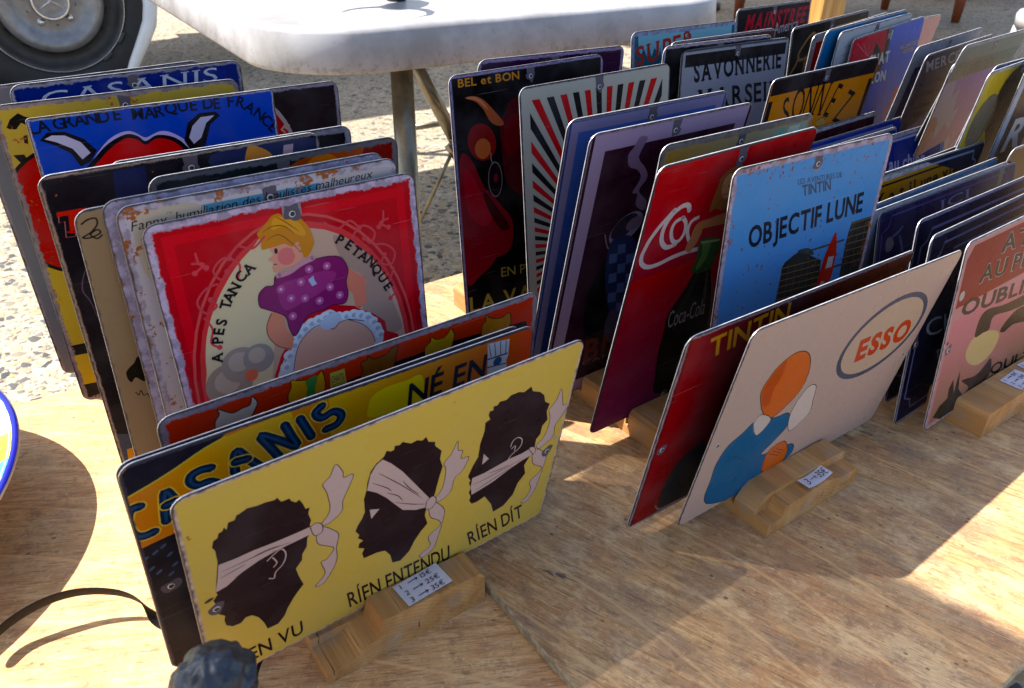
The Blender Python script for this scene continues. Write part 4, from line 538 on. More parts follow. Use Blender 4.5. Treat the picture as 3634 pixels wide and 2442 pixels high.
"B3":{"p":[0.26265,0.65198,0.01121,0.59356,0.02595,-0.00568,0.21179,0.28897],"m":{"bg":"5c92c8","bg2":"4c80c4","label":"sky blue metal sign reading OBJECTIF LUNE with rust flecks","rim":0.55,"rust":0.6,"rad":1.0,"wear":0.7,"border":"b49cac","gloss":0.25},"a":[["t","LES AVENTURES DE","47506a",[-220,1176],[388,1138],[-238,1227],0.0,0,0.0],["t","TINTIN","4c4a56",[-130,1059],[258,1046],[-162,1157],0.015,0,0.0],["t","OBJECTIF LUNE","1e1e2a",[-735,710],[817,735],[-773,900],0.025,0,0.05],["f","2c2a28",[[-233,53],[-224,408],[-202,450],[-93,496],[-31,513],[121,454],[338,346],[350,269],[389,22],[422,-126]],0],["f","2c2a28",[[689,83],[674,425],[679,556],[696,649],[1020,648],[1087,401],[1112,48]],0],["s","8a6a3a",0.7,[[-243,397],[320,367]],0,0],["s","6a5432",0.5,[[-228,425],[-209,46]],0,0],["s","8a6a3a",0.7,[[-240,336],[331,302]],0,0],["s","6a5432",0.5,[[-134,416],[-113,40]],0,0],["s","8a6a3a",0.7,[[-238,274],[341,236]],0,0],["s","6a5432",0.5,[[-38,408],[-16,34]],0,0],["s","8a6a3a",0.7,[[-235,212],[352,169]],0,0],["s","6a5432",0.5,[[59,399],[82,28]],0,0],["s","8a6a3a",0.7,[[-232,149],[363,102]],0,0],["s","6a5432",0.5,[[157,390],[182,22]],0,0],["s","8a6a3a",0.7,[[-230,85],[373,35]],0,0],["s","6a5432",0.5,[[257,381],[283,15]],0,0],["s","8a6a3a",0.7,[[688,635],[1013,633]],0,0],["s","8a6a3a",0.7,[[687,567],[1024,562]],0,0],["s","8a6a3a",0.7,[[686,498],[1036,489]],0,0],["s","8a6a3a",0.7,[[685,429],[1047,416]],0,0],["s","8a6a3a",0.7,[[684,360],[1059,342]],0,0],["s","8a6a3a",0.7,[[683,290],[1071,268]],0,0],["s","8a6a3a",0.7,[[682,219],[1083,192]],0,0],["s","6a5432",0.5,[[722,644],[724,92]],0,0],["s","6a5432",0.5,[[822,639],[856,76]],0,0],["s","6a5432",0.5,[[924,635],[990,61]],0,0],["s","4a463c",2.2,[[111,488],[414,484],[630,485]],0,0],["s","4a463c",2.6,[[446,228],[694,219]],0,0],["f","b43428",[[479,598],[538,439],[556,303],[542,77],[362,72],[363,265],[383,393],[428,513]],1],["f","b8a8a8",[[443,354],[525,347],[529,234],[432,235]],0],["f","b8a8a8",[[410,111],[463,97],[448,67],[400,67]],0],["f","3a3c3c",[[-31,513],[-15,533],[101,522],[184,471],[185,431]],1],["c","46404c",[-445,1033],0.64,0.63,-0.6],["c","8a4422",[107,788],0.46,1.25,-0.3],["c","5a3a38",[-556,1028],0.96,0.54,0.2],["c","5a3a38",[-402,807],0.52,1.38,0.3],["c","8a4422",[644,283],0.89,0.97,-0.1],["c","9a5a34",[-422,836],0.36,1.81,0.4],["c","9a5a34",[104,776],0.7,1.74,0.4],["c","9a5a34",[35,660],0.6,0.73,-0.2],["c","8a4422",[570,1150],0.62,1.9,0.0],["c","5a3a38",[280,415],1.0,0.77,-0.1],["c","9a5a34",[-503,469],0.43,1.11,0.1],["c","9a5a34",[257,895],0.37,0.59,-0.3],["c","5a3a38",[487,483],0.39,1.81,-0.3],["c","8a4422",[-815,716],0.93,1.84,0.3],["c","9a5a34",[829,1219],0.53,0.71,0.2],["c","8a4422",[656,290],0.51,0.77,-0.1],["c","5a3a38",[-620,692],0.53,0.51,-0.5],["c","9a5a34",[-562,352],1.0,1.3,-0.1],["c","8a4422",[-495,257],0.34,0.58,-0.4],["c","8a4422",[331,962],0.68,1.32,-0.2],["c","9a5a34",[-797,315],0.84,1.07,0.6],["c","46404c",[-19,842],0.64,0.81,-0.1],["c","5a3a38",[279,647],0.65,0.54,-0.3],["c","5a3a38",[-433,883],0.59,0.87,-0.2],["c","8a4422",[708,760],0.99,1.06,0.5],["c","8a4422",[291,347],0.65,0.63,-0.3],["c","5a3a38",[678,269],0.54,1.42,0.4],["c","5a3a38",[271,329],0.76,1.46,-0.3],["c","8a4422",[764,230],0.9,0.89,0.2],["c","5a3a38",[-523,679],0.84,0.88,0.4],["c","46404c",[671,425],0.7,1.55,0.5],["c","5a3a38",[-475,1284],0.31,1.73,-0.5],["c","5a3a38",[565,353],0.69,1.73,-0.4],["c","46404c",[322,743],0.94,1.12,-0.5],["c","9a5a34",[364,1017],0.73,0.69,-0.2],["c","8a4422",[491,561],0.51,0.99,-0.5],["c","5a3a38",[829,623],0.85,0.94,-0.3],["c","8a4422",[-3,223],0.35,1.78,0.4],["c","46404c",[-216,200],0.9,1.59,-0.5],["c","9a5a34",[691,899],0.95,1.17,-0.5],["c","5a3a38",[123,702],0.42,0.71,-0.0],["c","8a4422",[-264,545],0.8,0.51,-0.2],["c","46404c",[99,593],0.67,1.23,-0.1],["c","5a3a38",[-344,857],0.99,1.38,0.2],["c","46404c",[213,762],0.85,1.3,0.5],["c","46404c",[32,635],0.57,0.85,0.1],["c","46404c",[875,734],0.36,0.7,0.4],["c","9a5a34",[-547,267],0.44,1.61,0.2],["c","5a3a38",[694,1079],0.53,1.02,-0.4],["c","8a4422",[695,493],0.86,1.63,0.5],["c","46404c",[-581,509],0.76,1.89,-0.5],["c","5a3a38",[769,209],0.76,1.45,0.3],["c","9a5a34",[227,318],0.9,1.46,0.5],["c","5a3a38",[-442,590],0.52,0.82,-0.2],["c","46404c",[243,202],0.65,1.86,-0.2],["c","9a5a34",[-89,505],0.43,1.26,0.2],["c","46404c",[222,709],0.74,0.72,-0.5],["c","9a5a34",[854,208],0.72,0.94,-0.5],["c","46404c",[-406,866],0.92,1.59,-0.4],["c","8a4422",[-441,777],0.41,1.61,0.2],["c","9a5a34",[103,228],0.31,0.84,0.3],["c","8a4422",[-498,234],0.39,0.59,0.6],["c","5a3a38",[-351,275],0.81,1.42,0.5],["c","9a5a34",[686,401],0.79,1.51,0.1],["c","9a5a34",[24,955],0.64,0.59,-0.4],["c","46404c",[680,825],0.68,0.92,-0.1],["c","8a4422",[-560,1109],0.5,1.45,-0.2],["c","8a4422",[529,1063],0.89,1.65,-0.3],["c","5a3a38",[114,602],0.92,1.13,0.3],["c","46404c",[670,429],0.54,0.74,0.0],["c","8a4422",[-587,1334],0.51,1.41,0.5],["c","9a5028",[188,1395],0.48,1.7,0.2],["c","8a4422",[-362,1275],0.87,0.62,-0.3],["c","9a5028",[-346,1386],0.72,1.24,0.6],["c","9a5028",[-276,1389],0.65,1.26,0.1],["c","9a5028",[-470,1372],0.54,1.34,-0.4],["c","9a5028",[-360,1329],0.35,0.82,-0.3],["c","9a5028",[854,1275],0.31,1.48,-0.3],["c","8a4422",[-471,1297],0.87,0.92,-0.1],["c","8a4422",[197,1395],0.65,0.59,0.0],["c","8a4422",[17,1322],0.85,1.49,-0.1],["c","8a4422",[-611,1397],0.95,0.89,0.3],["c","8a4422",[-175,1312],0.52,1.37,-0.3],["c","8a4422",[21,1396],0.73,1.45,0.2],["c","9a5028",[212,1356],0.73,1.48,0.5],["c","8a4422",[-463,1370],0.84,1.4,-0.6],["c","9a5028",[132,1371],0.47,1.68,-0.5],["c","9a5028",[886,1358],0.93,0.61,0.4],["c","9a5028",[-603,1299],0.83,1.62,0.2],["c","8a4422",[-446,1317],0.82,1.58,0.4],["c","9a5028",[914,1377],0.33,0.57,-0.4],["c","8a4422",[827,1270],0.79,1.44,0.4],["c","9a5028",[-744,1372],0.57,1.34,-0.0],["c","8a4422",[-331,1340],0.89,1.56,-0.6],["c","9a5028",[-653,1369],0.55,1.71,0.5],["c","9a5028",[334,1346],0.96,0.77,-0.2],["c","9a5028",[905,1370],0.38,0.92,0.2],["c","9a5028",[-335,1324],0.97,1.62,0.4],["c","8a4422",[-632,1261],0.55,0.51,0.2],["c","8a4422",[-99,1296],0.45,0.96,0.1],["c","9a5028",[-838,1389],0.98,1.24,-0.4],["c","9a5028",[216,1316],0.81,0.53,-0.1],["c","9a5028",[565,1381],0.39,1.35,-0.3],["c","8a4422",[451,1324],0.42,0.98,0.2],["c","8a4422",[83,1266],0.48,0.97,0.0],["c","9a5028",[83,1349],0.65,1.66,-0.5],["c","9a5028",[240,1373],0.4,1.5,0.1],["c","9a5028",[-843,1285],0.8,0.57,0.4],["c","9a5028",[-659,1375],0.51,1.74,-0.3],["c","9a5028",[268,1294],0.92,0.9,-0.1],["c","5a4a5a",[-878,-153],0.35,1.11,-0.5],["c","5a4a5a",[-634,-843],0.44,1.45,-0.4],["c","8a5030",[-780,-487],0.95,1.9,-0.6],["c","8a5030",[-878,275],0.67,0.59,0.0],["c","6a4a48",[-684,497],0.66,1.27,0.2],["c","6a4a48",[-843,15],0.92,1.85,0.0],["c","6a4a48",[-582,-397],0.71,0.67,0.2],["c","6a4a48",[-839,-919],0.33,0.88,0.2],["c","6a4a48",[-431,-267],0.67,1.25,-0.3],["c","5a4a5a",[-518,493],1.0,1.31,-0.6],["c","5a4a5a",[-556,-941],0.97,1.46,0.3],["c","5a4a5a",[-326,-13],0.41,0.72,0.5],["c","8a5030",[-387,-470],0.64,0.91,-0.2],["c","6a4a48",[-495,233],0.86,0.96,0.4],["c","5a4a5a",[-778,628],0.32,0.51,0.4],["c","8a5030",[-878,-379],0.42,1.78,-0.2],["c","8a5030",[-506,104],0.61,1.53,-0.3],["c","6a4a48",[-828,-623],0.43,1.07,-0.1],["c","6a4a48",[-785,-431],0.69,1.86,-0.2],["c","6a4a48",[-677,-428],0.54,0.64,-0.1],["c","8a5030",[-756,167],0.6,1.52,-0.1],["c","6a4a48",[-830,102],0.83,0.63,-0.5],["c","5a4a5a",[-806,12],0.83,1.74,-0.2],["c","5a4a5a",[-492,-800],0.93,1.52,0.4],["c","8a5030",[-682,124],0.88,1.5,-0.1],["c","8a5030",[-464,-781],0.9,0.73,-0.1],["c","8a5030",[-808,-162],0.91,1.38,0.2],["c","5a4a5a",[-742,468],0.46,1.23,0.5],["c","8a5030",[-625,-157],0.39,1.71,-0.6],["c","5a4a5a",[-475,-574],0.92,1.55,-0.4],["c","8a5030",[-687,525],0.8,1.29,0.2],["c","6a4a48",[-314,-592],0.98,1.8,0.3],["c","6a4a48",[-678,-115],0.82,1.44,-0.3],["c","8a5030",[-519,464],0.68,1.68,-0.0],["c","8c8494",[0,1320],5,7,0]]},
"B4":{"p":[0.15769,0.68366,0.01875,0.63388,-0.1925,0.00946,0.19793,0.29642],"m":{"bg":"b01c1e","bg2":"641a3a","label":"red metal sign with a white script Coca-Cola logo and dark bottle","rim":0.2,"rust":0.08,"rad":1.0,"wear":0.4,"border":"2c2430","gloss":0.25},"a":[["g","b8201e","942040",[[-960,-600],[960,-600],[960,400],[-960,400]],[0,400],[0,-600]],["g","942040","7c2a5e",[[-960,-1450],[960,-1450],[960,-600],[-960,-600]],[0,-600],[0,-1400]],["s","c8b4b4",4.6,[[-477,985],[-511,1039],[-581,1048],[-674,995],[-736,881],[-721,750],[-634,661],[-529,664]],0,1],["s","c8b4b4",4.4,[[-668,1032],[-793,911],[-869,807],[-900,731],[-920,649],[-890,566],[-803,510],[-676,502],[-529,525],[-352,533],[-195,521]],0,1],["s","c8b4b4",3.8,[[-527,927],[-613,903],[-632,821],[-578,711],[-498,689],[-455,758],[-473,859],[-537,930]],0,1],["s","c8b4b4",3.8,[[-333,878],[-404,857],[-418,764],[-351,648],[-280,636],[-237,683]],0,1],["f","15120f",[[-136,374],[-150,218],[-221,39],[-288,-70],[-332,-189],[-313,-432],[-294,-687],[-222,-1044],[-117,-1297],[368,-1375],[355,-953],[383,-657],[308,-297],[143,107],[50,283]],1],["f","34502c",[[-188,613],[64,560],[119,406],[75,221],[-177,262],[-175,421]],1],["f","5a7a40",[[-146,584],[-44,564],[-32,379],[-97,273],[-141,305],[-120,439]],1],["f","86a06a",[[-185,595],[78,553],[76,531],[-169,565]],0],["t","Coca-Cola","9a9494",[-277,-362],[230,-361],[-342,-147],0.0,0,0.4],["f","2c2a24",[[-109,223],[-44,203],[-86,-6],[-142,-179],[-144,-416],[-195,-397],[-216,-153],[-148,14]],1],["f","4a443a",[[50,173],[80,164],[155,-87],[170,-209],[112,-92]],1],["s","060504",1.0,[[-273,-489],[-107,-1117]],0,0],["s","060504",1.0,[[-176,-526],[3,-1166]],0,0],["s","060504",1.0,[[-78,-564],[115,-1216]],0,0],["s","060504",1.0,[[22,-603],[230,-1266]],0,0],["s","060504",1.0,[[123,-642],[347,-1318]],0,0],["s","8a6a50",0.8,[[139,146],[289,-251],[363,-607],[369,-959]],0,1],["f","8c5a34",[[33,1295],[-85,1290],[-181,1235],[-197,1133],[-207,1012],[-201,901],[-126,914],[-27,874],[43,953],[19,1146],[102,1236]],1],["f","c08a64",[[-75,1243],[-138,1181],[-120,1070],[-61,1001],[19,1006],[19,1146]],1],["f","b07450",[[-308,816],[-149,824],[51,838],[138,833],[212,715],[-3,720],[-234,732],[-293,648],[-293,513],[-330,558],[-348,713]],1],["f","b07450",[[-372,564],[-354,675],[-306,761],[-224,755],[-234,625],[-297,525]],1],["f","7a4030",[[173,354],[119,682],[168,669],[359,77],[479,-481],[532,-845],[371,-567],[246,74]],1],["c","3a2018",[-117,1123],0.8,0.8,0],["c","3a2018",[-53,1116],0.8,0.8,0],["s","8a3a30",0.9,[[-94,1040],[-26,1040]],0,1]]},
"B5":{"p":[0.18335,0.71902,0.01182,0.62433,-0.10548,-0.00266,0.20137,0.29776],"m":{"bg":"a88850","bg2":"a88850","label":"yellow ochre and teal metal sign standing just behind the Coca-Cola sign","rim":0.6,"rust":0.0,"rad":1.0,"wear":0.5,"border":"7c7068","gloss":0.25},"a":[["g","a8843c","8a9a90",[[-920,600],[920,600],[920,1420],[-920,1420]],[-300,1000],[300,1000]],["f","6c9c94",[[300,600],[520,1400],[600,1400],[500,600]],0],["f","a8b8ac",[[560,600],[660,1400],[820,1400],[800,600]],0]]},
"B6":{"p":[0.11027,0.74184,0.01261,0.62956,-0.18508,-0.00136,0.20349,0.30876],"m":{"bg":"2c1020","bg2":"2c1020","label":"purple metal sign with a steaming coffee cup and pale mauve border","rim":0.25,"rust":0.0,"rad":1.0,"wear":0.2,"border":"8c7490","gloss":0.25},"a":[["f","9c86a4",[[-960,-1520],[960,-1520],[960,1520],[-960,1520]],0],["f","2e0f22",[[-820,-1370],[820,-1370],[820,1360],[-820,1360]],0],["c","08070c",[-180,-250],46,70,-0.1],["f","7a6280",[[-431,1429],[-337,1406],[-373,1306],[-384,1215],[-269,1099],[-215,991],[-280,872],[-147,742],[-146,638],[-274,719],[-291,841],[-361,873],[-301,1008],[-370,1102],[-483,1156],[-527,1272],[-480,1340]],1],["c","8c7ca0",[-330,488],21,15,0.5],["c","2c2438",[-357,513],17,11,0.5],["c","75647c",[-235,518],10,7,0.3],["s","8a7a98",1.3,[[-592,484],[-519,322],[-437,282],[-358,370]],0,1],["f","27325e",[[-483,378],[-180,335],[31,-145],[58,-697],[-221,-602],[-439,-102]],1],["f","5468a0",[[-380,314],[-276,301],[-253,191],[-357,201]],0],["f","5468a0",[[-468,228],[-365,215],[-342,103],[-446,114]],0],["f","5468a0",[[-232,163],[-124,148],[-99,34],[-207,45]],0],["f","5468a0",[[-322,75],[-215,59],[-190,-56],[-298,-44]],0],["f","5468a0",[[-412,-14],[-306,-30],[-282,-147],[-389,-134]],0],["f","5468a0",[[-169,-86],[-58,-103],[-31,-223],[-142,-209]],0],["f","5468a0",[[-261,-177],[-151,-195],[-125,-316],[-235,-301]],0],["f","5468a0",[[-353,-268],[-244,-287],[-219,-409],[-329,-394]],0],["f","5468a0",[[-103,-348],[12,-367],[40,-494],[-75,-477]],0],["f","5468a0",[[-197,-441],[-84,-462],[-56,-589],[-170,-572]],0],["c","4a4466",[-182,-744],10,24,0.2],["t","BISTRO","64302c",[-489,-1142],[971,-1203],[-539,-832],0.03,0,0.1],["t","CAFE","7a6a70",[-480,-1183],[-34,-1207],[-497,-1128],0.0,0,0.0]]},
"B7":{"p":[0.09637,0.77249,0.01272,0.63318,-0.17072,0.00106,0.2037,0.31046],"m":{"bg":"2c3c7c","bg2":"2c3c7c","label":"blue metal sign with thin dark lines beside the red and black rays","rim":0.25,"rust":0.0,"rad":1.0,"wear":0.3,"border":"8078a0","gloss":0.25},"a":[["f","7e78a0",[[-970,-1520],[970,-1520],[970,1520],[-970,1520]],0],["g","4460ac","2a3c7c",[[-880,-1430],[880,-1430],[880,1420],[-880,1420]],[0,1400],[0,-1000]],["s","141c3c",0.7,[[-860,200],[-200,-600]],0,0],["s","141c3c",0.7,[[-860,-800],[400,-860]],0,0],["s","141c3c",0.7,[[-400,1400],[-340,400]],0,0],["f","101828",[[-880,-1430],[800,-1430],[800,-1100],[-300,-1050],[-880,-1140]],1],["s","9ab0c0",1,[[-820,-1250],[-700,-1120],[-600,-1240],[-500,-1140],[-400,-1260]],0,1],["f","2c5048",[[-880,-1460],[800,-1460],[800,-1320],[-880,-1320]],0]]},
"B8":{"p":[0.10731,0.82933,0.01254,0.62541,0.09403,0.01222,0.20813,0.30748],"m":{"bg":"a8a49c","bg2":"a8a49c","label":"metal sign with red and black rays fanning over cream","rim":0.2,"rust":0.0,"rad":1.0,"wear":0.2,"border":"4a4656","gloss":0.25},"a":[["f","a8a49a",[[-940,-1440],[940,-1440],[940,1420],[-940,1420]],0],["f","101014",[[60,-350],[920,-335],[920,-315],[920,-296]],0],["f","b8282c",[[60,-350],[920,-260],[920,-240],[920,-220]],0],["f","101014",[[60,-350],[920,-183],[920,-162],[920,-142]],0],["f","b8282c",[[60,-350],[920,-103],[920,-82],[920,-61]],0],["f","101014",[[60,-350],[920,-20],[920,3],[920,26]],0],["f","b8282c",[[60,-350],[920,69],[920,94],[920,119]],0],["f","101014",[[60,-350],[920,167],[920,194],[920,221]],0],["f","b8282c",[[60,-350],[920,275],[920,305],[920,337]],0],["f","101014",[[60,-350],[920,398],[920,433],[920,469]],0],["f","b8282c",[[60,-350],[920,541],[920,582],[920,625]],0],["f","101014",[[60,-350],[920,712],[920,763],[920,816]],0],["f","b8282c",[[60,-350],[920,925],[920,990],[920,1059]],0],["f","101014",[[60,-350],[920,1201],[920,1288],[920,1382]],0],["f","b8282c",[[60,-350],[839,1400],[792,1400],[746,1400]],0],["f","101014",[[60,-350],[663,1400],[618,1400],[575,1400]],0],["f","b8282c",[[60,-350],[496,1400],[454,1400],[413,1400]],0],["f","101014",[[60,-350],[337,1400],[297,1400],[256,1400]],0],["f","b8282c",[[60,-350],[182,1400],[143,1400],[103,1400]],0],["f","101014",[[60,-350],[29,1400],[-10,1400],[-50,1400]],0],["f","b8282c",[[60,-350],[-124,1400],[-164,1400],[-205,1400]],0],["f","101014",[[60,-350],[-280,1400],[-322,1400],[-363,1400]],0],["f","b8282c",[[60,-350],[-442,1400],[-485,1400],[-529,1400]],0],["f","101014",[[60,-350],[-612,1400],[-658,1400],[-705,1400]],0],["f","b8282c",[[60,-350],[-794,1400],[-843,1400],[-894,1400]],0],["f","101014",[[60,-350],[-920,1281],[-920,1200],[-920,1125]],0],["f","b8282c",[[60,-350],[-920,999],[-920,936],[-920,878]],0],["f","101014",[[60,-350],[-920,777],[-920,727],[-920,679]],0],["f","b8282c",[[60,-350],[-920,596],[-920,554],[-920,514]],0],["f","101014",[[60,-350],[-920,444],[-920,407],[-920,373]],0],["f","b8282c",[[60,-350],[-920,311],[-920,279],[-920,248]],0],["f","101014",[[60,-350],[-920,193],[-920,165],[-920,136]],0],["f","b8282c",[[60,-350],[-920,86],[-920,60],[-920,34]],0],["f","101014",[[60,-350],[-920,-13],[-920,-37],[-920,-62]],0],["f","b8282c",[[60,-350],[-920,-106],[-920,-129],[-920,-152]],0],["f","101014",[[60,-350],[-920,-195],[-920,-217],[-920,-240]],0],["f","b8282c",[[60,-350],[-920,-281],[-920,-304],[-920,-326]],0],["f","101014",[[60,-350],[-920,-367],[-920,-389],[-920,-412]],0],["f","b8282c",[[60,-350],[-920,-453],[-920,-476],[-920,-498]],0],["f","101014",[[60,-350],[-920,-540],[-920,-564],[-920,-587]],0],["f","b8282c",[[60,-350],[-920,-631],[-920,-655],[-920,-680]],0],["f","101014",[[60,-350],[920,-646],[920,-624],[920,-603]],0],["f","b8282c",[[60,-350],[920,-564],[920,-544],[920,-523]],0],["f","101014",[[60,-350],[920,-486],[920,-466],[920,-446]],0],["f","b8282c",[[60,-350],[920,-410],[920,-391],[920,-371]],0],["f","a8a898",[[-520,-900],[-560,-300],[-450,100],[-300,460],[0,600],[300,460],[450,0],[460,-900]],1],["s","14141a",0.9,[[-520,-900],[-560,-300],[-450,100],[-300,460],[0,600],[300,460]],0,1],["s","14141a",0.7,[[-460,-200],[-380,200],[-300,100]],0,1],["f","14141a",[[-100,660],[30,740],[120,660],[30,600]],1],["f","5c7068",[[-930,-1430],[930,-1430],[930,-900],[-930,-900]],0],["s","14141a",1,[[-860,-1250],[-780,-1130],[-700,-1260],[-620,-1160],[-540,-1240]],0,1]]},
"B9":{"p":[0.03273,0.85965,0.01274,0.6248,0.08509,0.00801,0.207,0.31069],"m":{"bg":"0a070a","bg2":"0a070a","label":"tall black metal sign reading BEL et BON with dark red shapes","rim":0.35,"rust":0.0,"rad":1.0,"wear":0.25,"border":"8c7cae","gloss":0.25},"a":[["t","BEL et BON","b87a34",[-926,1427],[-153,1418],[-926,1506],0.02,0,0.0],["f","4c0c14",[[-184,1234],[-315,1184],[-363,1089],[-433,979],[-426,752],[-415,572],[-384,347],[-214,163],[-31,126],[220,643],[121,1158]],1],["f","7e0c1c",[[-949,737],[-814,644],[-688,352],[-486,107],[-321,-159],[-432,-504],[-1022,-355],[-1005,326]],1],["f","7e0c1c",[[-974,-36],[-368,-175],[-517,-395],[-619,-568],[-807,-679],[-988,-729]],1],["f","a85838",[[-851,1311],[-741,1317],[-623,1260],[-507,1144],[-380,988],[-455,969],[-556,1032],[-630,1161],[-725,1258]],1],["f","c07a58",[[-841,1313],[-741,1309],[-644,1255],[-569,1153],[-628,1194],[-704,1263]],1],["f","6a1018",[[-348,984],[-235,1070],[-154,954],[-187,711],[-324,627],[-402,783]],1],["f","9c1424",[[-922,576],[-807,466],[-698,208],[-582,-4],[-721,-106],[-918,126]],1],["f","3a060c",[[-692,298],[-512,56],[-368,-187],[-483,-199],[-643,66]],1],["c","7c2020",[-675,828],17,21,0.5],["c","b4603c",[-670,758],10,11,0.3],["c","7a6a6c",[-530,394],9.5,20,0],["c","140a10",[-530,394],8.6,18.6,0],["c","6a2030",[-522,411],3,5,0],["s","a89898",0.7,[[-568,697],[-572,636],[-555,570]],0,1],["t","EN PAYS","948840",[-517,-774],[178,-856],[-515,-660],0.0,0,0.0],["t","LA VACHE","948840",[-978,-1100],[479,-1226],[-976,-915],0.02,0,0.0]]},
"B10":{"p":[0.03298,0.92755,0.01296,0.60822,-0.03898,-0.01688,0.20544,0.31445],"m":{"bg":"2c1030","bg2":"2c1030","label":"maroon purple metal sign with ornate gold initials, last of the middle stack","rim":0.45,"rust":0.0,"rad":1.0,"wear":0.7,"border":"8474a0","gloss":0.25},"a":[["s","8a6440",1.3,[[460,1040],[520,800],[590,1020],[660,800],[730,1040]],0,1],["s","8a6440",1.2,[[900,1040],[800,1060],[780,860],[880,820],[900,920]],0,1],["s","6a5038",0.8,[[400,1140],[920,1140]],0,0]]},
"D1":{"p":[0.37932,1.05788,0.01076,0.61262,-0.12185,0.02721,0.21441,0.28575],"m":{"bg":"c67a2c","bg2":"c67a2c","label":"orange metal sign reading SONNEZ below a black strip","rim":0.22,"rust":0.0,"rad":1.0,"wear":0.35,"border":"2a2026","gloss":0.25},"a":[["f","1e181c",[[-1040,1220],[1040,1220],[1040,1420],[-1040,1420]],0],["f","1e181c",[[-1040,-1400],[-960,-1400],[-960,1150],[-1040,1150]],0],["f","1e181c",[[960,-1400],[1040,-1400],[1040,1150],[960,1150]],0],["a","SONNEZ","17110f",[[-630,947],[-432,1029],[-200,1039],[32,1027],[296,960],[583,830]],44,0.0,1,0.46],["f","b88c54",[[53,700],[115,744],[177,755],[249,709],[244,576]],1],["s","241810",0.8,[[53,700],[115,744],[177,755],[249,709]],0,1]]},
"D2":{"p":[0.29976,1.06303,0.01205,0.60723,0.06751,-0.00604,0.20633,0.30052],"m":{"bg":"8e8e98","bg2":"8088a0","label":"silver grey metal sign reading SAVONNERIE in black capitals","rim":0.3,"rust":0.0,"rad":1.0,"wear":0.4,"border":"2c282c","gloss":0.25},"a":[["f","201c20",[[-960,1290],[960,1290],[960,1440],[-960,1440]],0],["t","SAVONNERIE","17141a",[-773,1100],[911,1119],[-810,1331],0.03,1,0],["t","MARSEILLE","221e24",[-654,738],[1313,682],[-701,988],0.02,1,0],["f","8890a0",[[-700,-600],[-400,-200],[0,0],[300,-100],[600,-500],[700,-1000],[-700,-1000]],1]]},
"D3":{"p":[0.25242,1.0687,0.01246,0.61589,-0.03483,-0.01314,0.20183,0.30671],"m":{"bg":"0c0c10","bg2":"0c0c10","label":"black metal sign with a pale lavender top edge behind the soap maker sign","rim":0.4,"rust":0.0,"rad":1.0,"wear":0.6,"border":"9a92b0","gloss":0.25},"a":[["f","7aa4a4",[[300,1320],[840,1320],[840,1440],[300,1440]],0],["t","MA","9a7a70",[-760,540],[-560,540],[-760,680],0.0,0,0.0],["t","VIE","b0a8a8",[-780,260],[-520,260],[-780,440],0.0,0,0.0]]},
"D4":{"p":[0.26541,1.09764,0.01262,0.62622,-0.04695,0.00335,0.20369,0.30918],"m":{"bg":"4a2a20","bg2":"4a2a20","label":"metal sign with an orange speckled strip peeping over two others","rim":0.3,"rust":0.5,"rad":1.0,"wear":0.8,"border":"8c8494","gloss":0.25},"a":[["f","b86a30",[[0,1200],[860,1200],[860,1460],[0,1460]],0]]},
"D5":{"p":[0.25059,1.12636,0.0127,0.61797,0.09368,-0.00056,0.20523,0.3102],"m":{"bg":"1f5a70","bg2":"1f5a70","label":"teal metal sign with red SUPER lettering and frosty drips along its top","rim":0.6,"rust":0.0,"rad":1.0,"wear":0.8,"border":"8c94b0","gloss":0.25},"a":[["f","7fb0c0",[[-900,1500],[-860,1260],[-800,1320],[-720,1220],[-700,1500]],1],["f","7fb0c0",[[-700,1500],[-660,1220],[-600,1320],[-520,1220],[-500,1500]],1],["f","7fb0c0",[[-500,1500],[-460,1180],[-400,1320],[-320,1220],[-300,1500]],1],["f","7fb0c0",[[-300,1500],[-260,1260],[-200,1320],[-120,1220],[-100,1500]],1],["f","7fb0c0",[[-100,1500],[-60,1220],[0,1320],[80,1220],[100,1500]],1],["f","7fb0c0",[[100,1500],[140,1180],[200,1320],[280,1220],[300,1500]],1],["f","7fb0c0",[[300,1500],[340,1260],[400,1320],[480,1220],[500,1500]],1],["f","7fb0c0",[[500,1500],[540,1220],[600,1320],[680,1220],[700,1500]],1],["f","7fb0c0",[[700,1500],[740,1180],[800,1320],[880,1220],[900,1500]],1],["t","SUPER","a83c34",[-931,1121],[157,1245],[-941,1356],0.02,1,0.0],["f","123c58",[[-800,600],[0,700],[900,800],[900,300],[-800,200]],1]]},
"D6":{"p":[0.45856,1.43518,0.01208,0.64093,0.0798,0.00979,0.2,0.30108],"m":{"bg":"15141f","bg2":"15141f","label":"black metal sign reading MAINSTREET America beside the golden wood post","rim":0.3,"rust":0.0,"rad":1.0,"wear":0.4,"border":"8c8c94","gloss":0.25},"a":[["t","MAINSTREET","a02838",[-778,1137],[1051,1151],[-718,1384],0.03,1,0.0],["t","America","9c9aa6",[34,1019],[690,1059],[10,1193],0.0,0,0.3],["f","3a8a7c",[[-800,150],[800,300],[800,240],[-800,90]],0],["f","b83a3c",[[100,-300],[300,-140],[500,-300],[400,-500],[200,-500]],1],["f","3a7a4a",[[500,-200],[800,-60],[900,-400],[600,-500]],1]]},
